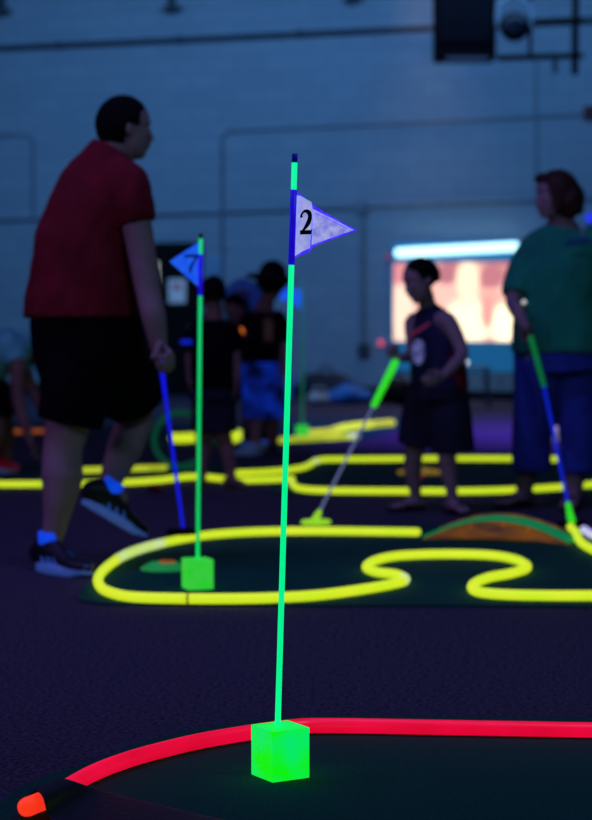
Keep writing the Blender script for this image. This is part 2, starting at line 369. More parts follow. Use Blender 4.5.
# chair with a small lamp on it, behind the boy
t = thing('folding_stool', 'dark thin-legged stool behind the boy, below the screen', 'stool', G(474, 402))
y = 12.2*K; sx = P(474, 402, y).x
for dx, dy in ((-.16, -.18), (.16, -.18), (-.16, .18), (.16, .18)):
    bm = bmesh.new(); tube(bm, [V((sx+dx, y+dy, .01)), V((sx+dx*.8, y+dy*.6, .40))], .013, seg=8); obj('leg', bm, 'pipedark', t)
bm = bmesh.new(); box(bm, (sx, y, .43), (.34, .30, .025), bev=.01); obj('seat', bm, 'pipedark', t)
t = thing('lantern', 'small round white glowing lamp on the stool by the boy\'s elbow', 'lamp', P(464, 369, y))
p = P(464, 362.5, y); M['lamp'] = mat('white lamp globe', (1, 1, .95), .4, emit=1.6, ecol=(.95, 1, .95))
bm = bmesh.new(); ell(bm, p, (.04, .04, .04)); obj('globe', bm, 'lamp', t)
bm = bmesh.new(); tube(bm, [V((p.x, p.y, .447)), V((p.x, p.y, p.z-.035))], [.035, .02], seg=12, rnd=False); obj('stand', bm, 'pipedark', t)

# bags by the wall
def sack(name, m, px, py, w, h, label, cat='bag', Y=13.2, seed=0, d=.2):
    Y *= K; c = P(px, py, Y); bm = bmesh.new()
    ell(bm, (c.x, Y, h*.48), (w, d, h*.52), seg=28)
    for v in bm.verts:
        k = noise.noise(v.co*6+V((seed, 0, 0)))*.06; v.co += (v.co-V((c.x, Y, h*.5))).normalized()*k
        if v.co.z < 0: v.co.z = .002
    t = thing(name, label, cat, (c.x, Y, 0)); obj('body', bm, m, t)
    bm = bmesh.new(); tube(bm, smoothpath([V((c.x-.09, Y, h-.03)), V((c.x-.05, Y, h+.05)), V((c.x+.05, Y, h+.05)), V((c.x+.09, Y, h-.03))], 5), .012, seg=8); obj('handle', bm, m, t)
sack('duffel_bag', 'bagdark', 326, 385, .34, .34, 'large dark duffel bag heaped by the wall', Y=13.15, seed=1)
sack('plastic_bag', 'bagblue', 348, 392, .26, .19, 'crumpled blue bag in front of the dark duffel bag', Y=12.7, seed=5, d=.16)
sack('plastic_bag', 'bagwhite', 319, 393, .11, .14, 'small whitish sack left of the crumpled blue bag', Y=12.55, seed=9, d=.10)
sack('backpack', 'bagblue', 288, 384, .09, .27, 'narrow blue backpack at the left end of the bag heap', Y=13.0, seed=12, d=.12)
sack('duffel_bag', 'black', 397, 385, .22, .29, 'black bag on the floor behind the boy\'s putter hand', Y=12.6, seed=14)

# speaker and lighting frame hanging from the ceiling
SY = 11.0*K
t = thing('hanging_speaker', 'large black box speaker hung high at the top right', 'speaker', P(466, 62, SY))
a = P(436, 57, SY); b2 = P(497, -55, SY); cc = (a+b2)/2+V((0, .25, 0))
bm = bmesh.new(); box(bm, cc, (b2.x-a.x, .45, b2.z-a.z), bev=.015); obj('cabinet', bm, 'speaker', t, smooth=False)
bm = bmesh.new(); box(bm, cc+V((0, -.235, .06)), ((b2.x-a.x)*.9, .02, (b2.z-a.z)*.85), bev=.008); obj('grille', bm, 'grille', t, smooth=False)
bm = bmesh.new(); pa = P(446, 62, SY); pb = P(488, 56, SY); box(bm, (pa+pb)/2+V((0, -.01, 0)), (pb.x-pa.x, .03, .045), bev=.005); obj('bottom_trim', bm, 'greytrim', t, smooth=False)
for dx in (-.2, .2):
    bm = bmesh.new(); tube(bm, [V((cc.x+dx, cc.y, b2.z-.02)), V((cc.x+dx, cc.y, 7.05))], .012, seg=8); obj('hanging_rod', bm, 'black', t)
t = thing('lighting_frame', 'dark pipe frame beside the hanging speaker', 'frame', P(575, 72, SY))
def fp(x, y, dy=0): return P(x, y, SY+dy)
top = fp(575, 0); 
bm = bmesh.new(); tube(bm, [fp(575, 72), V((fp(575, 72).x, SY, 7.05))], .035, seg=12); obj('upright', bm, 'black', t)
for y0, x0 in ((21, 534), (57, 499)):
    bm = bmesh.new(); tube(bm, [fp(x0, y0+1), fp(581, y0-1.5)], .03, seg=12); obj('crossbar', bm, 'black', t)
bm = bmesh.new(); tube(bm, [fp(555, 57), fp(555, 70)], .03, seg=12); obj('stub', bm, 'pipedark', t)
bm = bmesh.new(); tube(bm, [fp(530, 57), V((fp(530, 57).x, SY, 7.05))], .02, seg=12); obj('hanging_rod', bm, 'black', t)
t = thing('stage_light', 'round dark stage light with a glass lens next to the speaker', 'light', fp(514, 26))
q = fp(514, 26, -.05)
bm = bmesh.new(); tube(bm, [q+V((0, .25, .06)), q+V((0, .1, .02)), q+V((0, -.08, -.02))], [.08, .13, .14], seg=24, rnd=False); obj('housing', bm, 'black', t)
bm = bmesh.new(); ell(bm, q+V((0, -.085, -.02)), (.11, .03, .11)); obj('lens', bm, 'glass', t)
bm = bmesh.new(); tube(bm, smoothpath([q+V((-.16, 0, 0)), q+V((-.15, 0, .2)), q+V((0, 0, .27)), q+V((.15, 0, .2)), q+V((.16, 0, 0))], 5), .014, seg=8); obj('yoke', bm, 'pipe', t)
bm = bmesh.new(); tube(bm, [q+V((0, 0, .26)), V((q.x, q.y, 7.05))], .016, seg=8); obj('hanging_rod', bm, 'black', t)

# ------------------------------------------------------------------ putting courses
R = .0170
def course_tube(pix, m, label, r=R, joints=(), patches=(), cat='course border', group='foam tubes bordering the putting courses', z=0, pm='connector'):
    """a foam tube lying on the mat; joints = fractions with a dark seam, patches = (start, end) fractions in white tape"""
    pts = smoothpath([G(x, y, r+.0085+z) for x, y in pix], 8)
    t = thing('foam_tube', label, cat, (pts[0].x, pts[0].y, 0), group)
    bm = bmesh.new(); tube(bm, pts, r, side=V((0, 0, 1)), seg=16); obj('tube', bm, m, t)
    n = len(pts)-1
    for f in joints:
        i = min(int(f*n), n-1); d = (pts[i+1]-pts[i]).normalized()
        bm = bmesh.new(); tube(bm, [pts[i]-d*.004, pts[i]+d*.004], r*1.04, side=V((0, 0, 1)), seg=16, rnd=False); obj('seam', bm, 'joint', t)
    for a, b in patches:
        seg_ = pts[int(a*n):int(b*n)+1]
        if len(seg_) > 1:
            bm = bmesh.new(); tube(bm, seg_, r*1.05, side=V((0, 0, 1)), seg=16, rnd=False); obj('joint_tape', bm, pm, t)
    return t
def mat_sheet(pix, label, th=.006, grow=0, name='putting_mat'):
    pts = [G(x, y, 0) for x, y in pix]; pts = smoothpath(pts, 5, closed=True)
    bm = bmesh.new(); prism(bm, [V((p.x, p.y, .001)) for p in pts], V((0, 0, th)))
    bmesh.ops.triangulate(bm, faces=[f for f in bm.faces if len(f.verts) > 4])
    o = obj(name, bm, 'turf', smooth=False); tag(o, label, 'putting mat', 'dark green putting mats'); return o

# near course
o = mat_sheet([(1100, 722), (700, 722), (450, 720), (300, 719), (215, 729), (140, 746), (85, 767), (40, 782), (8, 800), (-10, 830), (40, 920), (400, 1000), (1100, 1000)], 'dark green mat inside the red tube in the foreground')
course_tube([(900, 735), (700, 732), (592, 730), (450, 727.5), (330, 725.5), (290, 727), (250, 732.5), (200, 741), (152, 752.5), (118, 763), (91, 774), (66, 788), (56, 794.5)], 'red', 'bright red foam tube curving round the foreground mat', r=.0168)
ot = course_tube([(50, 798), (36, 803.5), (27, 807)], 'orange', 'short orange-red tube end in the bottom left corner', r=.0180)
# black tape strip over the tube
t = thing('black_strip', 'black tape strip lying over the red tube at the bottom left', 'strip', G(65, 792))
bm = bmesh.new()
prev = None
pa = [(44, 784, .012), (52, 779, .054), (62, 776, .058), (78, 781, .052), (100, 789, .016), (140, 798, .014), (200, 812, .013), (300, 835, .012), (430, 862, .012)]
pb = [(26, 790, .012), (36, 789, .056), (43, 796, .059), (45, 806, .044), (48, 820, .014), (80, 850, .014), (130, 880, .013), (220, 910, .012), (330, 930, .012)]
va = [bm.verts.new(G(x, y, z)) for x, y, z in pa]; vb = [bm.verts.new(G(x, y, z)) for x, y, z in pb]
vm = [bm.verts.new((a.co+b.co)/2+V((0, 0, .002))) for a, b in zip(va, vb)]
for i in range(len(va)-1):
    bm.faces.new((va[i], va[i+1], vm[i+1], vm[i])); bm.faces.new((vm[i], vm[i+1], vb[i+1], vb[i]))
o = obj('tape', bm, 'tape', t); md = o.modifiers.new('s', 'SOLIDIFY'); md.thickness = .003; sd = o.modifiers.new('ss', 'SUBSURF'); sd.levels = 2; sd.render_levels = 2

# middle course
mat_sheet([(78, 598), (93, 580), (104, 562), (150, 540), (220, 529), (330, 526), (450, 526), (592, 529), (900, 534), (900, 612), (592, 608), (300, 607), (140, 606), (92, 604)], 'dark green mat of the middle course with the yellow keyhole border')
mid = [(417, 532), (380, 531.5), (340, 531), (285, 531), (240, 532.5), (200, 536), (158, 544), (128, 553.5), (110, 564.5), (99, 576), (100, 586), (111, 592.5),
       (135, 597), (188, 598.5), (240, 598.5), (277, 597.5), (319, 595), (361, 589.5), (392, 584), (405, 579.5), (396, 574.5), (377, 572), (366.5, 567.5), (373, 561.5), (392, 556.5), (420, 554.5), (455, 554), (494, 555.5), (518, 560.5), (527, 567.5), (512, 573), (487, 578), (472.5, 585.5), (480, 592), (520, 595), (592, 595.5), (680, 594), (725, 588)]
course_tube(mid, 'yellow', 'glowing yellow foam tube winding round the middle course', joints=(13/37,), patches=((5.9/37, 7.7/37), (18.7/37, 19.3/37)))
course_tube([(570.5, 527), (576, 533), (580, 541), (592, 549), (625, 562), (690, 578)], 'yellow', 'yellow tube running off the right edge behind the arched ramp')
course_tube([(584, 529.5), (593, 535), (606, 540), (630, 545)], 'violetwhite', 'white-violet tube end just behind the yellow tube at the right edge')
t = thing('putting_cup', 'small flat green cup ring left of the number seven block', 'cup', G(163, 571))
c = G(164, 571.5)
bm = bmesh.new(); tube(bm, [V((c.x, c.y, .0085)), V((c.x, c.y, .013)), V((c.x, c.y, .034))], [.086, .086, .052], seg=32, rnd=False); obj('plate', bm, 'cupgreen', t)
bm = bmesh.new(); tube(bm, [c+V((.012+.026*math.cos(k*PI/12), .026*math.sin(k*PI/12), .036)) for k in range(24)], .004, closed=True, seg=8); obj('rim', bm, 'orangedim', t)
bm = bmesh.new(); ell(bm, c+V((.012, 0, .0345)), (.022, .022, .003)); obj('hole', bm, 'black', t)

# arched bridge
t = thing('arched_ramp', 'arched ramp with green top and orange plywood side over the yellow tube', 'ramp', G(497, 545))
L0 = G(423, 541.5); R0 = G(570, 547)
ax = (R0-L0); LEN = ax.length; ax.normalize(); dp = V((-ax.y, ax.x, 0)); DEP = .12; H = .083
def arch(u): return H*(1-(2*u-1)**2)**1.12
us = [k/32 for k in range(33)]
def side_panel(off):
    bm = bmesh.new()
    topp = [L0+ax*LEN*u+dp*off+V((0, 0, .018+arch(u))) for u in us]
    bot = [L0+ax*LEN*u+dp*off+V((0, 0, .009+.012*max(0, 1-(2*u-1)**2))) for u in us]
    n = len(us); rows = []
    for off2 in (0, .014):
        rows.append(([bm.verts.new(p+dp*off2) for p in topp], [bm.verts.new(p+dp*off2) for p in bot]))
    (t0, b0), (t1, b1) = rows
    for i in range(n-1):
        bm.faces.new((b0[i], b0[i+1], t0[i+1], t0[i])); bm.faces.new((b1[i], t1[i], t1[i+1], b1[i+1]))
        bm.faces.new((t0[i], t0[i+1], t1[i+1], t1[i])); bm.faces.new((b0[i], b1[i], b1[i+1], b0[i+1]))
    bm.faces.new((t0[0], t1[0], b1[0], b0[0])); bm.faces.new((t0[-1], b0[-1], b1[-1], t1[-1]))
    return bm
obj('side_panel', side_panel(0), 'ply', t, smooth=False); bp_ = side_panel(DEP+.012)
for v in bp_.verts:
    if v.co.z > .03: v.co.z += .014
obj('side_panel', bp_, 'ply', t, smooth=False)
bm = bmesh.new(); ra, rb, rc, rd = [], [], [], []
for u in us:
    q = L0+ax*LEN*u; z = .026+arch(u)
    ra.append(bm.verts.new(q-dp*.004+V((0, 0, z)))); rb.append(bm.verts.new(q+dp*(DEP+.01)+V((0, 0, z))))
    rc.append(bm.verts.new(q-dp*.004+V((0, 0, z-.013)))); rd.append(bm.verts.new(q+dp*(DEP+.01)+V((0, 0, z-.013))))
for i in range(32):
    bm.faces.new((ra[i], ra[i+1], rb[i+1], rb[i])); bm.faces.new((rc[i], rd[i], rd[i+1], rc[i+1]))
    bm.faces.new((ra[i], rc[i], rc[i+1], ra[i+1])); bm.faces.new((rb[i], rb[i+1], rd[i+1], rd[i]))
bm.faces.new((ra[0], rb[0], rd[0], rc[0])); bm.faces.new((ra[-1], rc[-1], rd[-1], rb[-1]))
obj('deck', bm, 'deck', t)
for u in (.33, .55, .72):
    bm = bmesh.new(); ell(bm, L0+ax*LEN*u-dp*.003+V((0, 0, .008+arch(u)-.006)), (.006, .004, .006), seg=10); obj('screw', bm, 'orangedim', t)

# far course on the right
mat_sheet([(270, 492), (290, 478), (315, 464), (330, 456), (450, 455), (560, 454), (700, 455), (700, 494), (592, 496), (400, 496), (300, 496)], 'dark green mat behind the boy and the woman in green')
course_tube([(237, 473), (262, 472), (283, 470.5), (300, 468), (308, 465.5), (316, 461), (328, 459.3), (374, 459), (430, 458.5), (500, 458.5), (557, 459)], 'yellow', 'yellow tube along the far edge of the course behind the boy', patches=((.45, .52),))
course_tube([(292, 483.5), (300, 488.5), (330, 490.5), (400, 491), (470, 491), (520, 489.5), (560, 487), (620, 482)], 'yellow', 'yellow tube along the near edge of the course behind the boy', patches=((0, .03), (.87, .92)))
# far course on the left
mat_sheet([(-60, 487), (-60, 474), (20, 470), (80, 466), (160, 464), (240, 464), (280, 467), (275, 480), (200, 480), (100, 487)], 'narrow dark green mat behind the red-shirted man')
course_tube([(-40, 484), (40, 484), (120, 482.5), (160, 480), (195, 476.5), (240, 480), (292, 478.5)], 'yellow', 'yellow tube crossing low behind the legs of the red-shirted man')
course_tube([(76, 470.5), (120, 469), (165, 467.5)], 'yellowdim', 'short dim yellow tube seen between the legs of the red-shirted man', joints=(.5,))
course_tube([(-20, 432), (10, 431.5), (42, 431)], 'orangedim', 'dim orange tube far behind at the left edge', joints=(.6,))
# farthest course
mat_sheet([(150, 446), (160, 428), (240, 424), (330, 421), (400, 418), (398, 428), (360, 440), (280, 446)], 'dark mat of the farthest course at the back')
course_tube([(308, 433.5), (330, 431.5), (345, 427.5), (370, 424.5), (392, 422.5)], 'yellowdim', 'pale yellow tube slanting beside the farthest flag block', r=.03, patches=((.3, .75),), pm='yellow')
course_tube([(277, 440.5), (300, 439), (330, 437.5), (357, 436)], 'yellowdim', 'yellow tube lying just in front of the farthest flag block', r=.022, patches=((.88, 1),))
course_tube([(174, 438), (185, 438), (207, 436.5)], 'yellow', 'thick yellow tube inside the dark green hoop', r=.036)
course_tube([(233, 437), (238, 435)], 'yellow', 'stubby yellow tube end on the back course behind the black-shirted child', r=.045)
t = thing('loop_hoop', 'dark green hoop standing upright on the back course', 'hoop', G(181, 471))
c = G(181, 471); rr = .165
bm = bmesh.new(); tube(bm, [V((c.x+rr*math.cos(k*PI/24), c.y+.03*math.sin(k*PI/24), .196+rr*math.sin(k*PI/24))) for k in range(48)], .018, closed=True, seg=12); obj('ring', bm, 'hoop', t)
bm = bmesh.new(); box(bm, (c.x, c.y, .0165), (.2, .12, .014), bev=.004); obj('foot', bm, 'hoop', t)

# obstacle behind the boy
t = thing('fan_obstacle', 'low yellow-orange fan-shaped obstacle behind the boy\'s legs', 'obstacle', G(420, 476))
c = G(420, 475); M['fan'] = mat('orange yellow board', (.6, .35, .02), .6, emit=.3, ecol=(.5, .28, .02), ecol2=(.5, .42, .1))
bm = bmesh.new()
for k in range(5):
    q = (k-2)*.5; d = V((math.sin(q), -math.cos(q)*.6, 0)); e = d.cross(V((0, 0, 1))).normalized()*.03
    prism(bm, [c+V((0, 0, .03)), c+d*.15+e+V((0, 0, .008)), c+d*.15-e+V((0, 0, .008))], V((0, 0, .02)))
obj('blade', bm, 'fan', t, smooth=False)
bm = bmesh.new(); ell(bm, c+V((0, 0, .03)), (.03, .03, .024)); obj('hub', bm, 'fan', t)
M['redstick'] = mat('red stick', (.7, .02, .1), .5, emit=.5, ecol=(.55, .01, .07))
t = thing('course_marker', 'thin red upright marker behind the boy\'s leg', 'marker', G(417, 479))
c = G(418, 479); bm = bmesh.new(); tube(bm, [c+V((0, 0, .02)), c+V((0, 0, .2))], [.014, .009], seg=12); obj('stick', bm, 'redstick', t)
bm = bmesh.new(); tube(bm, [c+V((0, 0, .008)), c+V((0, 0, .022))], .03, seg=16, rnd=False); obj('foot', bm, 'redstick', t)
# patterned tub between the woman's legs
t = thing('patterned_tub', 'small yellow and violet patterned tub seen between the woman\'s legs', 'tub', G(556, 442))
c = G(556, 441); M['pat'] = mat('yellow spotted pattern', (.6, .6, .3), .6, (.05, .03, .4), scale=30, emit=.4, ecol=(.55, .6, .2), ecol2=(.08, .05, .5))
M['violet'] = mat('violet lid', (.1, .05, .7), .5, emit=.5, ecol=(.06, .03, .8))
bm = bmesh.new(); tube(bm, [c+V((0, 0, .003)), c+V((0, 0, .13))], [.045, .05], seg=20, rnd=False); obj('body', bm, 'pat', t)
bm = bmesh.new(); tube(bm, [c+V((0, 0, .131)), c+V((0, 0, .17))], [.052, .045], seg=20, rnd=False); obj('lid', bm, 'violet', t)
t = tag(obj('course_wedge', (lambda b: (prism(b, [G(146, 487, .002), G(163, 489, .002), G(163, 489, .012), G(150, 485, .05)], V((0, .08, 0))), b)[1])(bmesh.new()), 'redshoe', smooth=False), 'small red wedge on the carpet right of the walking man\'s knee', 'wedge')

# ------------------------------------------------------------------ flags
def stroke(bm, pts, ext, frame):
    """glyph stroke: (x, y, half width) list, placed in frame (origin, ux, uy)"""
    o, ux, uy = frame; n = len(pts); A, B = [], []
    for i in range(n):
        p = V((pts[i][0], pts[i][1])); q = V(pts[min(i+1, n-1)][:2]) - V(pts[max(i-1, 0)][:2]); q.normalize(); nn = V((-q.y, q.x))*pts[i][2]
        A.append(p+nn); B.append(p-nn)
    mk = lambda v: o+ux*v.x+uy*v.y
    for i in range(n-1):
        prism(bm, [mk(A[i]), mk(B[i]), mk(B[i+1]), mk(A[i+1])], ext)
def dense(pts, n=6):
    v = smoothpath([V(p) for p in pts], n); return [tuple(p) for p in v]
TWO = [dense([(.12, .70, .10), (.11, .80, .07), (.24, .94, .055), (.45, .97, .075), (.66, .86, .13), (.70, .68, .145), (.60, .48, .13), (.38, .26, .08), (.14, .09, .04)]),
       [(.06, .085, .09), (.5, .085, .09), (.80, .085, .09), (.84, .09, .07)], [(.80, .05, .05), (.88, .24, .025)]]
SEVEN = [[(.05, .90, .085), (.5, .90, .085), (.88, .90, .085)], [(.06, .72, .03), (.12, .90, .07)], dense([(.82, .90, .07), (.62, .6, .08), (.46, .3, .10), (.42, .02, .10)])]

def green_block(name, corner, ang, s, h, m, t):
    ca, sa = math.cos(ang), math.sin(ang)
    u = V((ca, sa, 0)); w = V((-sa, ca, 0))
    c = corner + u*s/2 + w*s/2
    bm = bmesh.new(); box(bm, c+V((0, 0, h/2)), (s, s, h), Matrix.Rotation(ang, 3, 'Z'), bev=.0025); obj('base_block', bm, m, t, smooth=False)
    return c
def band(bm, a, b, f0, f1, r): tube(bm, [a.lerp(b, f0), a.lerp(b, f1)], r, side=V((1, 0, 0)), seg=16, rnd=False)

# number two
cn = G(272.6, 783, .0075); ang = math.radians(31)
t = thing('flag_stick', 'tall mint green pole with white number two pennant in green block', 'golf flag', (cn.x, cn.y+.05, 0), 'flag sticks in green blocks')
cb = green_block('b', cn, ang, .086, .102, 'blockgreen', t)
Y2 = cb.y
A = V((P(276.8, 724, Y2).x, Y2, .05)); B = P(294.8, 153.5, Y2-.01)
def fr(py):     # height on the pole -> fraction
    z = P(290, py, Y2).z; return (z-A.z)/(B.z-A.z)
r2 = .0058
bm = bmesh.new(); band(bm, A, B, 0, fr(163), r2); obj('pole', bm, 'pole1', t)
bm = bmesh.new(); band(bm, A, B, fr(163), 1, r2); obj('pole_tip', bm, 'poletip', t)
bm = bmesh.new(); band(bm, A, B, fr(265), fr(190), r2*1.12); obj('tape_sleeve', bm, 'poletape', t)
def Q(x, y, dy=0): return P(x, y, Y2+dy)
def sheet(pts, th, name, m, parent, wave=.004):
    bm = bmesh.new(); prism(bm, pts, V((0, th, 0)))
    return obj(name, bm, m, parent, smooth=False)
pen = sheet([Q(293.5, 191), Q(299, 193), Q(313, 204.5), Q(329, 214.5), Q(345, 223.5), Q(357.5, 230.3), Q(345, 235), Q(329, 240.5), Q(313, 247), Q(310.5, 252), Q(300, 255.5), Q(293.5, 259)], .0012, 'pennant', 'flagedge', t)
sheet([Q(313, 209, -.002), Q(318, 211.5, -.002), Q(334, 219.2, -.002), Q(354, 230, -.002), Q(334, 236.8, -.002), Q(311.5, 245.2, -.002)], .0008, 'pennant_cloth', 'flagwhite', pen)
cd2 = sheet([Q(295.8, 195.2, -.0035), Q(300, 195.6, -.0035), Q(311.5, 202, -.0035), Q(313, 211, -.0035), Q(311.5, 229, -.0035), Q(310, 248, -.0035), Q(303, 251, -.0035), Q(295, 256, -.0035)], .0008, 'number_card', 'flagcard', pen)
o0 = Q(299, 234.4, -.0052); ux = Q(313.5, 234.2, -.0052)-o0; uy = Q(300, 210.5, -.0052)-o0
bm = bmesh.new()
for s_ in TWO: stroke(bm, s_, V((0, .001, 0)), (o0, ux, uy))
obj('number', bm, 'ink', pen, smooth=False)
bm = bmesh.new(); tube(bm, [Q(315, 213, -.003), Q(333, 221.5, -.003), Q(347, 228.6, -.003)], .0005, seg=6); obj('stitching', bm, 'flagedge', pen)

# number seven
cn = G(196.5, 590.5, .0075)
t = thing('flag_stick', 'green pole with blue number seven pennant in green block inside middle course', 'golf flag', (cn.x, cn.y+.05, 0), 'flag sticks in green blocks')
cb = green_block('b', cn+V((-.0, 0, 0)), math.radians(20), .088, .102, 'blockgreen2', t)
Y7 = cb.y
A = V((P(197.5, 560, Y7).x, Y7, .05)); B = P(200.8, 234, Y7)
def f7(py): return (P(200, py, Y7).z-A.z)/(B.z-A.z)
# keep the block under the pole
blk = [c_ for c_ in t.children if c_.name.startswith('base_block')][0]
for v in blk.data.vertices: v.co.x += A.x-cb.x
bm = bmesh.new(); band(bm, A, B, 0, f7(238.5), .0068); obj('pole', bm, 'pole2', t)
bm = bmesh.new(); band(bm, A, B, f7(238.5), 1, .0072); obj('pole_tip', bm, 'black', t)
bm = bmesh.new(); band(bm, A, B, f7(296), f7(254), .0078); obj('tape_sleeve', bm, 'poletape', t)
def Q7(x, y, dy=0): return P(x, y, Y7+dy)
pen = sheet([Q7(201.5, 240.5), Q7(201, 289), Q7(186, 276), Q7(169.5, 261.5), Q7(186, 250.5)], .0015, 'pennant', 'flagblue', t)
o0 = Q7(183, 272.5, -.003); ux = Q7(199.5, 272.5, -.003)-o0; uy = Q7(184.5, 254, -.003)-o0
bm = bmesh.new()
for s_ in SEVEN: stroke(bm, s_, V((0, .0015, 0)), (o0, ux, uy))
obj('number', bm, 'inkb', pen, smooth=False)

# far flag
cn = G(303, 438.5, .0075)
t = thing('flag_stick', 'faint far green pole with small blue pennant on the farthest course', 'golf flag', (cn.x, cn.y+.05, 0), 'flag sticks in green blocks')
cb = green_block('b', cn+V((-.056, 0, 0)), 0, .10, .10, 'blockgreen2', t)
A = V((cb.x, cb.y, .05)); B = P(303, 280, cb.y)
bm = bmesh.new(); tube(bm, [A, B], .012, seg=12, rnd=False); obj('pole', bm, 'pole3', t)
pen = sheet([P(303, 290, cb.y), P(304, 310, cb.y), P(288, 301, cb.y), P(273, 298, cb.y), P(274, 285.5, cb.y), P(290, 288, cb.y)], .002, 'pennant', 'flagblue', t)

# ------------------------------------------------------------------ people
Z = V((0, 0, 1))
def hand(bm, wrist, u, pdir, n, curl=(60, 80, 50), s=1.0, thumb=1):
    """u: across the knuckles (index side), pdir: wrist to knuckles, n: side the fingers close towards"""
    u = u.normalized(); pdir = (pdir-u*pdir.dot(u)).normalized(); n = u.cross(pdir)*(1 if u.cross(pdir).dot(n) > 0 else -1)
    tube(bm, [wrist-pdir*.01*s, wrist+pdir*.03*s, wrist+pdir*.08*s], [(.026*s, .017*s), (.038*s, .016*s), (.041*s, .014*s)], side=u, seg=14)
    for k, ln in ((1.5, .9), (.5, 1), (-.5, .94), (-1.5, .75)):
        p = wrist+pdir*(.083-.004*abs(k))*s+u*k*.0205*s; a = 0; pts = [p]
        for c, L_ in zip(curl, (.043, .027, .021)):
            a += math.radians(c); p = p+(pdir*math.cos(a)+n*math.sin(a))*L_*ln*s; pts.append(p)
        tube(bm, pts, [.0095*s, .0088*s, .008*s, .0072*s], seg=8)
    b = wrist+pdir*.022*s+u*.028*s
    tube(bm, [b, b+(pdir*.5+u*.55+n*.5).normalized()*.036*s, b+(pdir*.9+u*.35+n*.9).normalized()*.062*s, b+(pdir*.85+u*.05+n*1.1).normalized()*.082*s], [.014*s, .0125*s, .0105*s, .009*s], seg=8)

def head(bm, c, f, up, h, fat=0):
    """h: head height"""
    f = f.normalized(); sd = up.cross(f).normalized(); up = f.cross(sd)
    q = lambda x, y, z: c+f*x*h+sd*y*h+up*z*h
    ell(bm, q(-.06, 0, .13), (.43*h, .335*h, .37*h), f, up, 28)
    ell(bm, q(.10, 0, -.12), (.27*h, (.27+fat)*h, .36*h), f, up, 24)
    ell(bm, q(.20, 0, -.36), (.13*h, (.15+fat)*h, .11*h), f, up)              # chin
    ell(bm, q(.28, 0, .13), (.10*h, .24*h, .06*h), f, up)                     # brow
    tube(bm, [q(.33, 0, .06), q(.375, 0, -.05), q(.405, 0, -.12)], [.035*h, .042*h, .05*h], seg=10)   # nose
    for s in (-1, 1):
        ell(bm, q(.38, .05*s, -.145), (.04*h, .035*h, .03*h), f, up, 10)
        ell(bm, q(.26, .15*s, -.06), (.09*h, .09*h, .09*h), f, up, 12)        # cheek
        ell(bm, q(-.03, .325*s, -.02), (.07*h, .03*h, .115*h), f-sd*s*.5, up, 14)   # ear
    ell(bm, q(.36, 0, -.225), (.04*h, .10*h, .022*h), f, up, 12); ell(bm, q(.35, 0, -.27), (.04*h, .085*h, .026*h), f, up, 12)   # lips
    return q
def eyes(t, q, h, f, up):
    for s in (-1, 1):
        bm = bmesh.new(); ell(bm, q(.285, .125*s, .035), (.05*h, .055*h, .038*h), f, up, 14); e = obj('eye', bm, 'eyewhite', t)
        bm = bmesh.new(); ell(bm, q(.325, .125*s, .035), (.014*h, .024*h, .024*h), f, up, 12); obj('iris', bm, 'eyedark', e)
def hair_short(t, q, h, f, up, m, low=-.22, front=.30, vox=.008):
    f = f.normalized(); sd = up.cross(f).normalized(); up2 = f.cross(sd); c = q(0, 0, 0)
    bm = bmesh.new(); ell(bm, q(-.07, 0, .07), (.452*h, .356*h, .465*h), f, up, 48)
    kill = []
    for v in bm.verts:
        d = v.co-c; x, y, z = d.dot(f)/h, abs(d.dot(sd))/h, d.dot(up2)/h
        lim = .22 if x > .2 else (.02 if x > .04 else (-.02 if x > -.05 else low))
        if z < lim or (x > front and z < .33): kill.append(v)
    bmesh.ops.delete(bm, geom=kill, context='VERTS')
    o = obj('hair', bm, m, t); md = o.modifiers.new('s', 'SOLIDIFY'); md.thickness = .012; md.offset = -1
    lp = o.modifiers.new('m', 'SMOOTH'); lp.factor = .6; lp.iterations = 5
    for v in o.data.vertices: v.co += v.normal*noise.noise(v.co*60)*.004
    return o
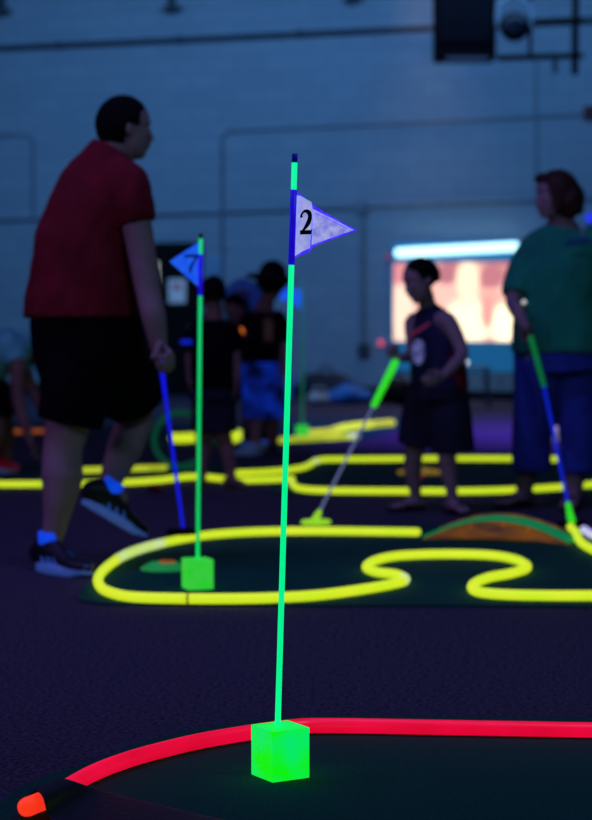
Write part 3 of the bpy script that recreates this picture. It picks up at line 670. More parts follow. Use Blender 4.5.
def shoe(t, ankle, toe, up, L, upper, sole, sock=None, stripe=None, name='shoe', H=.085):
    toe = toe.normalized(); sd = up.cross(toe).normalized(); up = toe.cross(sd); k = L/.29
    base = ankle-up*H*k-toe*.07*k
    q = lambda x, y, z: base+toe*x*k+sd*y*k+up*z*k
    st = [(-.004, .030, .075), (.03, .042, .100), (.08, .045, .102), (.13, .043, .080), (.18, .046, .052), (.23, .047, .042), (.27, .036, .034), (.288, .018, .026)]
    bm = bmesh.new()
    tube(bm, [q(x, 0, .018+z*.5) for x, w, z in st], [(w*k, z*.52*k) for x, w, z in st], side=sd, seg=20)
    s = obj(name, bm, upper, t)
    bm = bmesh.new(); n = 20
    out = []
    for i in range(2*n):
        u = i/n; x = .145-.152*math.cos(u*PI); xn = (x+.007)/.304
        w = .042*math.sin(PI*min(1, max(0, xn)))**.45*(1+.16*(xn-.5))
        out.append((x, w if i < n else -w))
    A = [bm.verts.new(q(x, w*1.08, .0+(.012 if x > .25 else 0))) for x, w in out]; Bq = [bm.verts.new(q(x, w*1.04, .036+(.006 if x > .25 else 0))) for x, w in out]
    bm.faces.new(A); bm.faces.new(Bq[::-1])
    for i in range(2*n): bm.faces.new((A[i], Bq[i], Bq[(i+1) % (2*n)], A[(i+1) % (2*n)]))
    obj('sole', bm, sole, s)
    if stripe:
        for j in range(3):
            for sg in (-1, 1):
                bm = bmesh.new(); tube(bm, [q(.09+j*.035, sg*.042, .035), q(.075+j*.035, sg*.041, .055), q(.07+j*.035, sg*.030, .078)], .0045*k, seg=6); obj('side_stripe', bm, stripe, s)
        bm = bmesh.new()
        for j in range(4): tube(bm, [q(.125+j*.022, -.02, .088-j*.009), q(.13+j*.022, 0, .094-j*.009), q(.125+j*.022, .02, .088-j*.009)], .003*k, seg=6)
        obj('laces', bm, stripe, s)
    if sock:
        bm = bmesh.new(); tube(bm, [q(.065, 0, .07), q(.066, 0, .10), q(.067, 0, .138)], [(.036*k, .040*k), (.038*k, .041*k), (.040*k, .041*k)], side=sd, seg=18, rnd=False); obj('sock', bm, sock, t)
    return s
def bare_foot(bm, ankle, toe, L):
    toe = V((toe.x, toe.y, 0)).normalized(); k = L/.25
    b = V((ankle.x, ankle.y, 0))-toe*.05*k; q = lambda x, z: b+toe*x*k+Z*z*k
    sd = Z.cross(toe)
    tube(bm, [q(0, .05), q(.04, .055), q(.10, .05), q(.16, .04), q(.20, .032)], [(.028*k, .032*k), (.033*k, .038*k), (.037*k, .034*k), (.044*k, .022*k), (.042*k, .015*k)], side=sd, seg=14)
    for j in range(5): tube(bm, [q(.19, .03)+sd*(j-2)*.017*k, q(.225-.006*abs(j-1), .026)+sd*(j-2)*.018*k], [.010*k, .009*k], seg=8)
def sandal(t, ankle, toe, L, m='black'):
    toe = V((toe.x, toe.y, 0)).normalized(); k = L/.25; sd = Z.cross(toe)
    b = V((ankle.x, ankle.y, 0))-toe*.065*k; bm = bmesh.new()
    tube(bm, [b+toe*x*k+Z*.010 for x in (.005, .04, .1, .17, .22, .255)], [(w*k, .009) for w in (.028, .037, .038, .046, .045, .028)], side=sd, seg=16)
    s = obj('sandal', bm, m, t)
    bm = bmesh.new(); tube(bm, smoothpath([b+toe*.12*k+sd*.042*k+Z*.015, b+toe*.16*k+sd*.02*k+Z*.062*k, b+toe*.165*k-sd*.02*k+Z*.062*k, b+toe*.12*k-sd*.042*k+Z*.015], 5), [(.014*k, .004)]*16, side=toe, seg=8); obj('strap', bm, m, s)

# a torso along centre points, each (point, half width, half depth)
def torso(bm, st, right, rnd=True): tube(bm, [p for p, a, b in st], [(a, b) for p, a, b in st], side=right, seg=24, rnd=rnd)
def limb(bm, pts, rad, seg=14, rnd=True): tube(bm, smoothpath(pts, 4), [r for r in smooth_r(rad, 4)], seg=seg, rnd=rnd)
def smooth_r(r, n):
    out = []
    for i in range(len(r)-1):
        for k in range(n): out.append(r[i]+(r[i+1]-r[i])*k/n)
    return out+[r[-1]]

def putter(label, grip_top, grip_end, sole, mats, head_dir, head_m, hosel=None, r=.007, rg=.013):
    t = thing('putter', label, 'golf club', sole, 'putters held by the players')
    bm = bmesh.new(); tube(bm, [grip_top, grip_end], [rg, rg*.8], seg=12); obj('grip', bm, mats[0], t)
    end = sole+V((0, 0, .035))
    bm = bmesh.new(); tube(bm, [grip_end, end], r, seg=10); obj('shaft', bm, mats[1], t)
    if hosel:
        bm = bmesh.new(); d = (grip_end-end).normalized(); tube(bm, [end-d*.01, end+d*(.09 if hosel == 'grip' else .04)], [.018, .011], seg=12); obj('hosel', bm, hosel, t)
    bm = bmesh.new(); hd = head_dir.normalized(); c = sole+V((0, 0, .017))
    tube(bm, [c-hd*.055, c-hd*.03, c, c+hd*.03, c+hd*.055], [(.012, .012), (.018, .014), (.019, .015), (.018, .014), (.012, .012)], side=Z.cross(hd), seg=16); obj('head', bm, head_m, t)
    return t

# ---- man in the red shirt
ANC = 4.17
f = V((.8, .6, 0)); r = V((.6, -.8, 0)); YM = 4.35
t = thing('person', 'man in a dark red shirt and black shorts walking to the right', 'person', G(60, 576))
putA = P(162, 371, 4.11); foot_ = P(183, 536, 4.5)
cax = (foot_-putA).normalized()
wr = P(159.5, 350, 4.14)
bm = bmesh.new()
hc = P(127, 129, 4.36); hf = V((.93, .30, -.05)).normalized()
hq = head(bm, hc, hf, Z, .236, .02)
tube(bm, [P(109, 172, 4.36), P(114, 155, 4.36), P(119, 140, 4.36)], [.085, .072, .066], seg=18)
torso(bm, [(P(97, 350, YM), .17, .14), (P(88, 300, YM), .19, .15), (P(88, 240, YM), .19, .14), (P(97, 195, YM), .17, .11), (P(108, 172, YM), .10, .08)], r)
rs = P(126, 186, 4.2)
limb(bm, [P(112, 182, 4.3), rs, P(137, 225, 4.17), P(148, 290, 4.15), P(154, 318, 4.13), wr], [.07, .068, .056, .047, .045, .031])
hand(bm, wr, -cax, V((0, 0, -1))+cax*.3+V((.35, .1, 0)), V((-.7, .6, 0)), s=1.08)
limb(bm, [P(92, 184, 4.45), P(84, 188, 4.52), P(80, 240, 4.62), P(104, 285, 4.72)], [.06, .06, .045, .036])
hand(bm, P(104, 285, 4.72), V((0, -1, 0)), V((.8, 0, -.5)), V((0, 0, -1)), curl=(25, 30, 20))
ank = P(50.5, 546, 4.17); knee = P(63, 447, 4.24)
limb(bm, [P(82, 360, 4.28), P(74, 400, 4.26), knee, P(62, 478, 4.21), P(56, 520, 4.18), ank], [.105, .095, .074, .078, .048, .034])
ank2 = P(109, 492, 4.42); knee2 = P(136, 412, 4.60)
limb(bm, [P(106, 360, 4.42), P(122, 385, 4.5), knee2, P(125, 447, 4.54), P(112, 478, 4.47), ank2], [.10, .092, .070, .070, .046, .034])
td2 = (P(151, 541, 4.50)-P(90, 506, 4.38)).normalized(); up2 = V((.45, 0, .9))
tube(bm, [ank2, ank2+td2*.05], .035)
tube(bm, [ank, ank+V((.04, -.03, -.05))], .033)
fuse('body', bm, 'skin', t, .0055)
eyes(t, hq, .236, hf, Z)
hair_short(t, hq, .236, hf, Z, 'hair', low=-.32)
bm = bmesh.new()
torso(bm, [(P(83, 318, YM), .256, .212), (P(83, 300, YM), .250, .205), (P(84, 270, YM), .240, .192), (P(86, 240, YM), .228, .175), (P(92, 205, YM), .222, .15), (P(97, 185, YM), .208, .13), (P(105, 167, YM), .15, .105), (P(109, 156, YM), .105, .09), (P(113, 149, YM), .078, .078)], r, False)
limb(bm, [P(104, 182, 4.36), P(114, 181, 4.30), P(126, 187, 4.21), P(133, 205, 4.18), P(137.5, 224, 4.17)], [.09, .09, .089, .081, .075], rnd=False)
limb(bm, [P(94, 184, 4.42), P(85, 190, 4.5), P(81, 232, 4.58)], [.08, .08, .07], rnd=False)
fuse('shirt', bm, 'redshirt', t, .010, 4, wrinkle=.012, wscale=8)
bm = bmesh.new()
torso(bm, [(P(93, 378, YM), .225, .19), (P(88, 345, YM), .245, .20), (P(85, 312, YM), .240, .195)], r, False)
limb(bm, [P(98, 340, YM), P(99, 372, YM), P(100, 402, YM)], [.15, .14, .10], rnd=False)
limb(bm, [P(82, 350, 4.28), P(76, 390, 4.26), P(69, 424, 4.25)], [.135, .135, .125], rnd=False)
limb(bm, [P(106, 352, 4.42), P(124, 380, 4.5), P(134, 403, 4.56)], [.135, .135, .125], rnd=False)
fuse('shorts', bm, 'blackcloth', t, .010, 4, wrinkle=.006)
shoe(t, ank+V((0, 0, -.004)), V((.68, -.73, 0)), Z, .31, 'shoe', 'shoesole', 'sock', 'stripe')
shoe(t, ank2+V((0, 0, -.005)), td2, up2, .29, 'shoe', 'shoesole', 'sock', 'stripe')
putter('putter with a deep blue shaft held by the man in the red shirt', putA-cax*.035, putA+cax*.11, foot_, ('shaftblue', 'shaftblue'), V((1, .25, 0)), 'black', rg=.010, r=.0065)

# ---- boy in the tank top
ANC = 5.5
YB = 5.5; f = V((-.6, -.8, 0)); r = V((-.8, .6, 0)); l = -r
t = thing('person', 'young boy in a dark tank top and long shorts looking down', 'person', G(430, 508))
gt = P(395, 363, 5.33); ge = P(374, 405, 5.24); sole_ = G(316, 526, .008); cax = (sole_-gt).normalized()
bm = bmesh.new(); hc = P(420, 281, 5.44); hf = V((-.86, -.42, -.30)).normalized()
hh = .213; hq = head(bm, hc, hf, V((-.15, 0, 1)), hh)
tube(bm, [P(430, 316, YB), P(427, 303, YB), P(425, 294, 5.48)], [.055, .042, .042], seg=14)
torso(bm, [(P(437, 388, YB), .115, .09), (P(436, 360, YB), .108, .085), (P(434, 335, YB), .115, .085), (P(431, 318, YB), .10, .065), (P(430, 311, YB), .06, .045)], r)
wr = P(399, 357.5, 5.36)
limb(bm, [P(421, 320, 5.54), P(412, 323, 5.55), P(413, 352, 5.52), P(406, 357, 5.44), wr], [.04, .04, .031, .027, .02])
hand(bm, wr, -cax, V((-.7, -.4, -.2)), V((-.2, -.9, 0)), s=.72)
wl = P(442, 377, 5.22)
limb(bm, [P(440, 319, 5.45), P(449, 323, 5.40), P(462, 352, 5.34), P(454, 365, 5.26), wl], [.042, .043, .033, .029, .021])
hand(bm, wl, V((0, -.3, 1)), (P(430, 387, 5.15)-wl).normalized(), V((0, .6, -.6)), curl=(25, 35, 25), s=.75)
a1 = P(416, 497, 5.58); a2 = P(452, 494, 5.42)
limb(bm, [P(426, 392, YB), P(418, 430, 5.52), P(414, 452, 5.53), P(413, 470, 5.56), a1], [.075, .065, .045, .045, .026])
limb(bm, [P(449, 392, YB), P(448, 430, 5.44), P(447, 455, 5.42), P(449, 470, 5.43), a2], [.075, .065, .046, .045, .027])
d1 = V((-.9, -.35, 0)); d2 = V((.45, -.85, 0))
for a_, d_ in ((a1, d1), (a2, d2)):
    tube(bm, [a_, V((a_.x, a_.y, .05))], .026); bare_foot(bm, a_+Z*.01, d_, .19)
fuse('body', bm, 'skin', t, .0055, 5); eyes(t, hq, hh, hf, Z)
hair_short(t, hq, hh, hf, V((-.15, 0, 1)), 'hair', low=-.16)
bm = bmesh.new()
torso(bm, [(P(437, 388, YB), .142, .115), (P(436, 360, YB), .130, .105), (P(434, 340, YB), .126, .098), (P(433, 328, YB), .108, .085), (P(431, 318, YB), .092, .072)], r)
for s_ in (-1, 1):
    limb(bm, [P(432, 325, YB)+r*s_*.07, P(431, 313, YB)+r*s_*.062+Z*.012, P(431, 314, YB)+r*s_*.055], [.03, .026, .02])
fuse('tank_top', bm, 'tank', t, .007, 4, wrinkle=.005, wscale=12)
# red side panel, chest print
bm = bmesh.new(); torso(bm, [(P(445, 386, YB)+V((0, -.008, 0)), .118, .108), (P(444, 360, YB)+V((0, -.008, 0)), .108, .098), (P(442, 338, YB)+V((0, -.006, 0)), .098, .090)], r)
fuse('side_panel', bm, 'tankred', t, .008, 3)
def patch(name, m, t, c, n, pts, th=.004, bend=0):
    n = n.normalized(); ux = Z.cross(n).normalized()
    bm = bmesh.new(); prism(bm, [c+ux*x+Z*z-n*bend*x*x for x, z in pts], n*th); return obj(name, bm, m, t, smooth=False)
oval = lambda a, b, n=16: [(a*math.cos(2*PI*k/n), b*math.sin(2*PI*k/n)) for k in range(n)]
c0 = P(420, 354, YB)+f*.112
o = None
patch('print', 'print', t, P(419, 352, 5.375), f, oval(.034, .06), .012)
patch('print', 'printred', t, P(421, 331, 5.40), f, [(-.06, -.03), (-.02, -.012), (.05, .03), (.055, .045), (-.01, .012), (-.06, -.01)], .01)
bm = bmesh.new()
torso(bm, [(P(437, 400, YB), .145, .12), (P(437, 385, YB), .142, .116), (P(437, 376, YB), .135, .11)], r, False)
limb(bm, [P(427, 395, YB), P(420, 420, 5.52), P(417, 445, 5.53)], [.10, .098, .10], rnd=False)
limb(bm, [P(448, 395, YB), P(452, 425, 5.45), P(454, 452, 5.44)], [.10, .10, .102], rnd=False)
fuse('shorts', bm, 'navyd', t, .008, 4, wrinkle=.005)
sandal(t, a1, d1, .19); sandal(t, a2, d2, .19)
putter('putter with a glowing green grip and lime head held by the boy', gt, ge, sole_, ('grip', 'shaftgrey'), V((1, .1, 0)), 'limehead', hosel='limehead', rg=.019, r=.0062)

# ---- woman in the green shirt
ANC = 5.62
YW = 5.62; f = V((-.35, -.94, 0)); r = V((-.94, .35, 0))
t = thing('person', 'woman with a short bob in a green t-shirt and navy cropped trousers', 'person', G(552, 506))
gt = P(531, 338, 5.3); ge = P(544, 386, 5.26); sole_ = G(571, 527, .008); cax = (sole_-gt).normalized()
bm = bmesh.new(); hc = P(554, 196, 5.58); hf = V((-.94, -.30, -.03)).normalized(); hh = .235
hq = head(bm, hc, hf, Z, hh, .02)
tube(bm, [P(562, 232, YW), P(561, 218, YW), P(558, 208, 5.6)], [.08, .062, .06], seg=14)
torso(bm, [(P(559, 350, YW), .19, .14), (P(559, 300, YW), .18, .14), (P(560, 260, YW), .18, .13), (P(561, 240, YW), .15, .09), (P(562, 228, YW), .09, .06)], r)
wr = P(526, 327, 5.36)
limb(bm, [P(545, 248, 5.66), P(534, 252, 5.66), P(514, 296, 5.56), P(518, 312, 5.46), wr], [.06, .06, .042, .036, .024])
hand(bm, wr, -cax, V((.35, -.2, -1)), V((-.3, -.9, 0))*-1, s=.95)
limb(bm, [P(585, 242, 5.56), P(600, 246, 5.54), P(612, 300, 5.56), P(618, 350, 5.50)], [.06, .062, .048, .03])
hand(bm, P(618, 350, 5.5), V((0, -1, 0)), V((.05, -.1, -1)), V((-1, 0, 0)), curl=(20, 25, 20), s=.95)
a1 = P(524, 493, 5.68); a2 = P(574, 493, 5.6)
limb(bm, [P(541, 355, YW), P(534, 410, YW), P(529, 440, 5.64), P(527, 468, 5.66), a1], [.12, .09, .07, .055, .04])
limb(bm, [P(579, 355, YW), P(580, 410, YW), P(579, 440, 5.61), P(576, 468, 5.60), a2], [.12, .09, .07, .055, .04])
d1 = V((-.75, -.6, 0)); d2 = V((-.3, -.9, 0))
for a_, d_ in ((a1, d1), (a2, d2)):
    tube(bm, [a_, V((a_.x, a_.y, .06))], .035); bare_foot(bm, a_+Z*.01, d_, .245)
fuse('body', bm, 'skin', t, .0055); eyes(t, hq, hh, hf, Z)
# bobbed hair
sdv = Z.cross(hf).normalized(); bm = bmesh.new()
ell(bm, hq(-.10, 0, .16), (.44*hh, .40*hh, .40*hh), hf, Z, 40)
ell(bm, hq(-.24, 0, -.08), (.42*hh, .43*hh, .43*hh), hf, Z, 32)
ell(bm, hq(-.30, 0, -.25), (.34*hh, .40*hh, .22*hh), hf, Z, 32)
for s_ in (-1, 1): ell(bm, hq(.05, .31*s_, .0), (.17*hh, .09*hh, .34*hh), hf, Z, 20)
ell(bm, hq(.20, 0, .37), (.20*hh, .26*hh, .12*hh), hf, Z, 20)
o = fuse('hair', bm, 'auburn', t, .006, 5, wrinkle=.006, wscale=30)
bm = bmesh.new()
torso(bm, [(P(558, 352, YW), .235, .185), (P(558, 330, YW), .232, .185), (P(558, 300, YW), .222, .18), (P(559, 270, YW), .215, .172), (P(560, 250, YW), .205, .14), (P(561, 238, YW), .165, .115), (P(562, 228, YW), .10, .09)], r, False)
limb(bm, [P(545, 248, 5.66), P(534, 252, 5.65), P(523, 274, 5.61), P(517, 296, 5.56)], [.085, .088, .083, .080], rnd=False)
limb(bm, [P(583, 241, 5.56), P(600, 246, 5.55), P(606, 270, 5.55), P(611, 296, 5.56)], [.085, .085, .080, .078], rnd=False)
fuse('shirt', bm, 'greenshirt', t, .009, 5, wrinkle=.009, wscale=7)
patch('print', 'logo', t, P(577, 241, 5.44), V((.1, -1, .25)), [(-.06, -.012), (.06, -.004), (.055, .016), (-.05, .006)], .012)
bm = bmesh.new()
torso(bm, [(P(559, 372, YW), .225, .17), (P(558, 350, YW), .222, .172), (P(558, 335, YW), .21, .165)], r, False)
limb(bm, [P(540, 365, YW), P(535, 410, YW), P(532, 445, 5.64), P(531, 470, 5.65)], [.128, .108, .098, .098], rnd=False)
limb(bm, [P(579, 365, YW), P(579, 410, YW), P(580, 445, 5.61), P(579, 473, 5.61)], [.13, .112, .102, .102], rnd=False)
fuse('trousers', bm, 'navy', t, .009, 4, wrinkle=.006)
sandal(t, a1, d1, .25); sandal(t, a2, d2, .25)
c = P(518, 310, 5.47); d_ = (wr-P(514, 296, 5.56)).normalized(); a_ = d_.orthogonal().normalized(); b_ = d_.cross(a_)
bm = bmesh.new(); tube(bm, [c+(a_*math.cos(k*PI/10)+b_*math.sin(k*PI/10))*.040 for k in range(20)], .005, closed=True, seg=8); w_ = obj('bracelet', bm, 'metal', t)
bm = bmesh.new(); M['shine'] = mat('bright bead', (.9, .9, .8), .2, emit=.7, ecol=(.8, .85, .7)); ell(bm, P(524, 302, 5.44), (.011, .011, .011)); obj('glint', bm, 'shine', w_)  # glowing dot stands in for the shine on the bracelet
putter('putter with a green grip, blue shaft and green neck held by the woman', gt, ge, sole_, ('gripd', 'shaftblue2'), V((1, .2, 0)), 'black', hosel='grip', rg=.014, r=.007)

# ---- children and others at the back
# child seen from behind in black
ANC = 6.35; YA = 6.45; f = V((-.1, 1, 0)); r = V((1, .1, 0))
t = thing('person', 'child seen from behind in a black shirt and navy shorts, feet bare', 'person', G(216, 486))
bm = bmesh.new(); hc = P(213, 294, YA); hf = V((-.3, .95, -.1)).normalized(); hh = .20; hq = head(bm, hc, hf, Z, hh)
tube(bm, [P(214, 322, YA), P(214, 305, YA)], [.06, .045])
torso(bm, [(P(214, 390, YA), .11, .09), (P(214, 350, YA), .11, .085), (P(214, 328, YA), .11, .075), (P(214, 318, YA), .06, .05)], r)
wA = P(190, 378, 6.42); wB = P(236, 382, 6.40)
limb(bm, [P(203, 328, YA), P(197, 333, YA), P(190, 355, 6.44), wA], [.04, .04, .03, .022]); hand(bm, wA, V((0, -1, 0)), V((0, -.1, -1)), V((1, 0, 0)), curl=(20, 25, 20), s=.7)
limb(bm, [P(225, 328, YA), P(231, 333, YA), P(236, 357, 6.42), wB], [.04, .04, .03, .022]); hand(bm, wB, V((0, 1, 0)), V((0, -.1, -1)), V((-1, 0, 0)), curl=(20, 25, 20), s=.7)
a1 = P(202, 472, 6.35); a2 = P(231, 475, 6.22)
limb(bm, [P(207, 395, YA), P(204, 430, YA), P(203, 450, YA), a1], [.07, .052, .042, .028]); limb(bm, [P(222, 395, YA), P(222, 430, YA), P(228, 452, YA), a2], [.07, .052, .042, .028])
d1 = V((-.1, .9, 0)); d2 = V((.6, -.6, 0))
for a_, d_ in ((a1, d1), (a2, d2)): tube(bm, [a_, V((a_.x, a_.y, .045))], .026); bare_foot(bm, a_, d_, .19)
fuse('body', bm, 'skindark', t, .007, 4); hair_short(t, hq, hh, hf, Z, 'hair', low=-.24); eyes(t, hq, hh, hf, Z)
bm = bmesh.new(); torso(bm, [(P(214, 388, YA), .150, .12), (P(214, 350, YA), .138, .11), (P(214, 330, YA), .13, .09), (P(214, 320, YA), .08, .065)], r, False)
limb(bm, [P(205, 328, YA), P(196, 334, YA), P(191, 352, 6.44)], [.055, .055, .052], rnd=False); limb(bm, [P(223, 328, YA), P(232, 334, YA), P(236, 352, 6.44)], [.055, .055, .052], rnd=False)
fuse('shirt', bm, 'blackcloth', t, .009, 4, wrinkle=.005)
bm = bmesh.new(); torso(bm, [(P(214, 400, YA), .145, .115), (P(214, 384, YA), .14, .11)], r, False); limb(bm, [P(208, 398, YA), P(206, 432, YA)], [.09, .085], rnd=False); limb(bm, [P(221, 398, YA), P(222, 432, YA)], [.09, .085], rnd=False)
fuse('shorts', bm, 'navyd', t, .009, 4, wrinkle=.004)
bm = bmesh.new(); c = P(190, 342, 6.44); tube(bm, [c+V((.042*math.cos(k*PI/8), .042*math.sin(k*PI/8), 0)) for k in range(16)], .013, closed=True, seg=8); obj('wristband', bm, 'shaftblue2', t)

# person in hat and patterned shorts
ANC = 7.85; YC = 7.85; f = V((-.2, -.97, 0)); r = V((-.97, .2, 0))
t = thing('person', 'person in a wide dark hat, black shirt and bright blue patterned shorts', 'person', G(262, 456))
bm = bmesh.new(); hc = P(272, 284, 7.8); hf = V((.8, -.5, -.2)).normalized(); hh = .21; hq = head(bm, hc, hf, Z, hh)
tube(bm, [P(264, 312, YC), P(268, 296, 7.82)], [.06, .05])
torso(bm, [(P(263, 365, YC), .13, .10), (P(263, 330, YC), .13, .10), (P(264, 312, YC), .08, .06)], r)
wA = P(241.5, 338, 7.58); wB = P(283, 372, 7.75)
limb(bm, [P(254, 316, YC), P(247, 322, YC), P(242, 348, 7.82), wA], [.045, .045, .035, .025]); hand(bm, wA, V((1, 0, 0)), V((.05, -1, .15)), V((0, 0, 1)), curl=(35, 40, 30), s=.8)
limb(bm, [P(273, 316, YC), P(279, 322, YC), P(282, 347, 7.8), wB], [.045, .045, .035, .025]); hand(bm, wB, V((0, 1, 0)), V((0, -.1, -1)), V((-1, 0, 0)), curl=(20, 25, 20), s=.8)
a1 = P(255, 445, 7.8); a2 = P(273, 447, 7.95)
limb(bm, [P(258, 370, YC), P(257, 410, YC), a1], [.09, .06, .035]); limb(bm, [P(269, 370, YC), P(272, 410, YC), a2], [.09, .06, .035])
fuse('body', bm, 'skindark', t, .008, 4); hair_short(t, hq, hh, hf, Z, 'hair'); eyes(t, hq, hh, hf, Z)
bm = bmesh.new(); up_ = V((.10, -.15, 1)).normalized(); hb = hq(-.03, 0, .22)
tube(bm, [hb, hb+up_*.02], [.12, .10], side=V((1, 0, 0)), seg=24); tube(bm, [hb-up_*.008+V((-.02, 0, 0)), hb+up_*.008+V((-.02, 0, 0))], [.165, .15], side=V((1, 0, 0)), seg=32, rnd=False)
obj('hat', bm, 'black', t)
bm = bmesh.new(); torso(bm, [(P(263, 362, YC), .16, .13), (P(263, 330, YC), .155, .12), (P(264, 312, YC), .10, .08)], r, False)
limb(bm, [P(254, 316, YC), P(247, 323, YC), P(243, 341, YC)], [.065, .06, .058], rnd=False); limb(bm, [P(273, 316, YC), P(280, 323, YC), P(282, 342, 7.82)], [.065, .06, .058], rnd=False)
fuse('shirt', bm, 'blackcloth', t, .009, 4, wrinkle=.005)
patch('print', 'gold', t, P(268, 328, YC-.15), V((.2, -1, 0)), [(-.03, -.09), (.03, -.09), (.035, .05), (.0, .08), (-.035, .04)], .02)
bm = bmesh.new(); torso(bm, [(P(263, 375, YC), .155, .125), (P(263, 354, YC), .15, .12)], r, False); limb(bm, [P(257, 375, YC), P(255, 418, YC)], [.10, .095], rnd=False); limb(bm, [P(270, 375, YC), P(272, 418, YC)], [.10, .095], rnd=False)
fuse('shorts', bm, 'camo', t, .009, 4, wrinkle=.008)
shoe(t, a1, V((-.7, -.6, 0)), Z, .25, 'paleshoe', 'paleshoe', None, None); shoe(t, a2, V((.3, -.9, 0)), Z, .25, 'shoe', 'shoe', None, None)

ANC = 7.85
led(240, 331.5, .026, (1, .22, .02), .75, 'small orange glowing ball held up in front of the hat wearer at the back', Y=7.47, name='glow_ball', cat='ball')
# person in pale blue bending behind
ANC = YD = 8.4
t = thing('person', 'person in a pale blue shirt bending over, mostly hidden behind the hat wearer', 'person', G(250, 449))
f = V((-.9, -.4, 0)); r = V((-.4, .9, 0)); bm = bmesh.new()
hc = P(236, 309, 8.1); hf = V((-.6, -.6, -.55)).normalized(); hq = head(bm, hc, hf, V((-.6, -.2, .6)), .21)
tube(bm, [P(241, 300, 8.25), P(237, 306, 8.15)], .055)
torso(bm, [(P(256, 345, YD), .14, .12), (P(253, 315, YD), .14, .11), (P(246, 298, 8.35), .15, .10), (P(241, 298, 8.28), .08, .06)], r)
limb(bm, [P(240, 300, 8.15), P(233, 322, 8.10), P(236, 348, 8.02)], [.045, .04, .026]); hand(bm, P(236, 348, 8.02), V((0, -1, 0)), V((.1, -.1, -1)), V((1, 0, 0)), curl=(20, 25, 20), s=.85)
limb(bm, [P(246, 298, 8.5), P(243, 325, 8.45), P(246, 355, 8.3)], [.045, .04, .028]); hand(bm, P(246, 355, 8.3), V((0, -1, 0)), V((.1, -.1, -1)), V((1, 0, 0)), curl=(20, 25, 20), s=.85)
a1 = P(247, 434, 8.3); a2 = P(262, 434, 8.5)
limb(bm, [P(254, 350, 8.35), P(249, 395, 8.3), a1], [.10, .07, .04]); limb(bm, [P(260, 350, 8.45), P(261, 395, 8.45), a2], [.10, .07, .04])
fuse('body', bm, 'skindark', t, .008, 4); hair_short(t, hq, .21, hf, V((-.6, -.2, .6)), 'hair'); eyes(t, hq, .21, hf, V((-.6, -.2, .6)))
bm = bmesh.new(); torso(bm, [(P(255, 350, YD), .17, .16), (P(252, 322, YD), .19, .18), (P(245, 296, 8.35), .20, .16), (P(240, 293, 8.3), .15, .12)], r, False)
limb(bm, [P(241, 298, 8.2), P(236, 312, 8.12)], [.07, .06], rnd=False)
fuse('shirt', bm, 'paleblue', t, .009, 4, wrinkle=.006)
bm = bmesh.new(); torso(bm, [(P(257, 362, YD), .17, .15), (P(256, 343, YD), .165, .145)], V((.2, .9, 0)), False); limb(bm, [P(254, 355, 8.35), P(250, 400, 8.3)], [.115, .09], rnd=False); limb(bm, [P(260, 355, 8.45), P(261, 400, 8.45)], [.115, .09], rnd=False)
fuse('shorts', bm, 'navyd', t, .009, 4)
shoe(t, a1, V((.1, -.95, 0)), Z, .26, 'shoe', 'shoesole'); shoe(t, a2, V((-.7, -.6, 0)), Z, .26, 'shoe', 'shoesole')

# person bending at the left edge
ANC = YE = 6.85
t = thing('person', 'person bending down at the left edge in a pale teal shirt and red shoe', 'person', G(3, 476))
f = V((.8, -.3, 0)); r = V((-.3, -.9, 0)); bm = bmesh.new()
hc = P(48, 358, 6.95); hf = V((.5, -.2, -.8)).normalized(); hu = V((.8, 0, .5)); hq = head(bm, hc, hf, hu, .22)
tube(bm, [P(28, 350, 6.9), P(42, 356, 6.93)], .055)
torso(bm, [(P(-22, 372, YE), .15, .12), (P(-5, 352, YE), .15, .115), (P(12, 346, YE), .15, .10), (P(26, 350, 6.9), .09, .07)], r)
wA = P(30, 440, 6.62)
limb(bm, [P(14, 350, 6.75), P(17, 362, 6.7), P(18, 398, 6.66), P(24, 422, 6.63), wA], [.05, .052, .04, .034, .024]); hand(bm, wA, V((0, -1, 0)), V((.2, -.1, -1)), V((1, 0, 0)), curl=(20, 25, 20), s=.9)
limb(bm, [P(20, 352, 7.0), P(30, 385, 7.05), P(45, 415, 7.0)], [.05, .038, .026]); hand(bm, P(45, 415, 7.0), V((0, -1, 0)), V((.2, -.1, -1)), V((1, 0, 0)), curl=(20, 25, 20), s=.9)
a1 = P(5, 461, 6.95)+Z*.012; a2 = P(-12, 463, 6.75)+Z*.012
limb(bm, [P(-22, 378, 6.9), P(2, 420, 6.95), a1], [.10, .07, .042]); limb(bm, [P(-26, 380, 6.8), P(-6, 422, 6.78), a2], [.10, .07, .042])
fuse('body', bm, 'skindark', t, .008, 4); hair_short(t, hq, .22, hf, hu, 'hair'); eyes(t, hq, .22, hf, hu)
bm = bmesh.new(); torso(bm, [(P(-24, 374, YE), .18, .15), (P(-6, 353, YE), .18, .145), (P(10, 348, YE), .175, .125), (P(24, 350, 6.9), .11, .09)], r, False); limb(bm, [P(13, 348, 6.76), P(17, 364, 6.70)], [.075, .07], rnd=False); limb(bm, [P(18, 350, 7.0), P(25, 368, 7.03)], [.075, .07], rnd=False)
fuse('shirt', bm, 'teal', t, .009, 4, wrinkle=.006)
bm = bmesh.new(); limb(bm, [P(-22, 374, 6.9), P(-8, 395, 6.92), P(1, 418, 6.95)], [.14, .12, .10], rnd=False); limb(bm, [P(-26, 376, 6.8), P(-14, 397, 6.8), P(-7, 420, 6.79)], [.14, .12, .10], rnd=False)
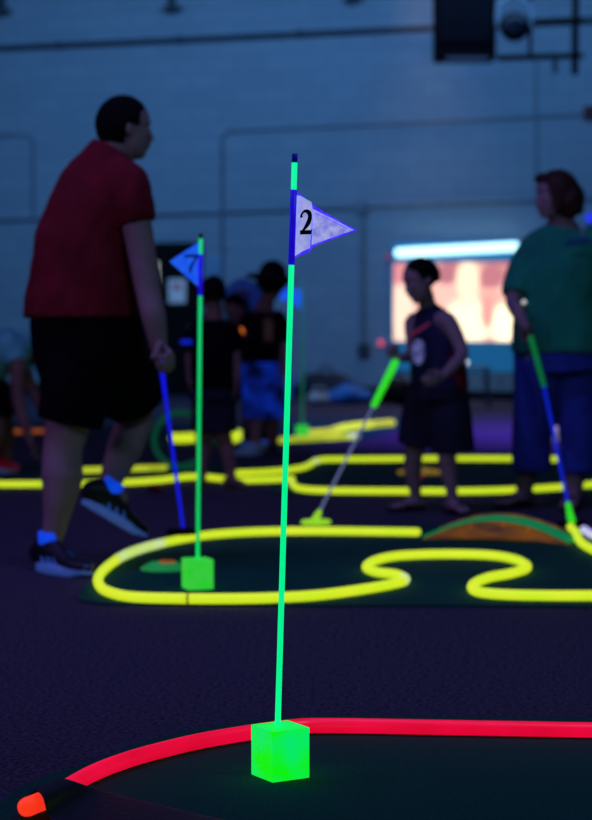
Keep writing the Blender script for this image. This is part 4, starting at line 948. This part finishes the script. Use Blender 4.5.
fuse('shorts', bm, 'blackcloth', t, .009, 4)
shoe(t, a1+V((-.04, 0, 0)), V((.7, -.6, 0)), Z, .24, 'redshoe', 'paleshoe'); shoe(t, a2, V((.9, -.25, 0)), Z, .25, 'redshoe', 'paleshoe')

# ------------------------------------------------------------------ lights
def area(name, loc, target, size, size_y, col, power, spread=180):
    d = bpy.data.lights.new(name, 'AREA'); d.shape = 'RECTANGLE'; d.size = size; d.size_y = size_y; d.color = col; d.energy = power; d.spread = math.radians(spread)
    o = bpy.data.objects.new(name, d); C.objects.link(o); o.location = loc
    o.rotation_euler = (V(target)-V(loc)).to_track_quat('-Z', 'Y').to_euler(); return o
area('wall_wash_light', (-2.0, 18.6, 4.9), (-1.4, 24.2, 2.7), 11, .6, (.15, .46, 1), 300)
area('ceiling_blacklight', (-2, 6.5, 6.8), (-2, 7.5, 0), 4, .4, (.28, .20, 1), 150)
area('ceiling_blacklight', (3.2, 15, 6.8), (2.4, 16.4, 0), 1.2, .4, (.22, .10, 1), 150, 50)
area('far_fill_light', (1.5, 21.3, 5.2), (1.2, 21.3, 0), 7, .5, (1, .72, .62), 18, 60)  # added warm fill for the floor by the back wall, no real fixture
area('side_fill_light', (-4.8, 4.8, 2.8), (-1, 7.8, .6), .8, .8, (.5, .30, .9), 45)  # added violet fill from the left to lift the legs
area('side_fill_light', (1.5, 3.5, 3.4), (.8, 9.8, 1.0), .8, .8, (.30, .5, .85), 40)  # added pale blue fill over the players and mats
w = bpy.data.worlds.new('world'); bpy.context.scene.world = w; w.use_nodes = True
w.node_tree.nodes['Background'].inputs[0].default_value = (.02, .03, .08, 1); w.node_tree.nodes['Background'].inputs[1].default_value = .2

cd.dof.use_dof = True; cd.dof.focus_distance = Y2*math.cos(PITCH); cd.dof.aperture_fstop = 3.6; cd.dof.aperture_blades = 9
vs = bpy.context.scene.view_settings
vs.view_transform = 'Standard'; vs.look = 'None'; vs.exposure = 0; vs.gamma = 1; vs.use_curve_mapping = False
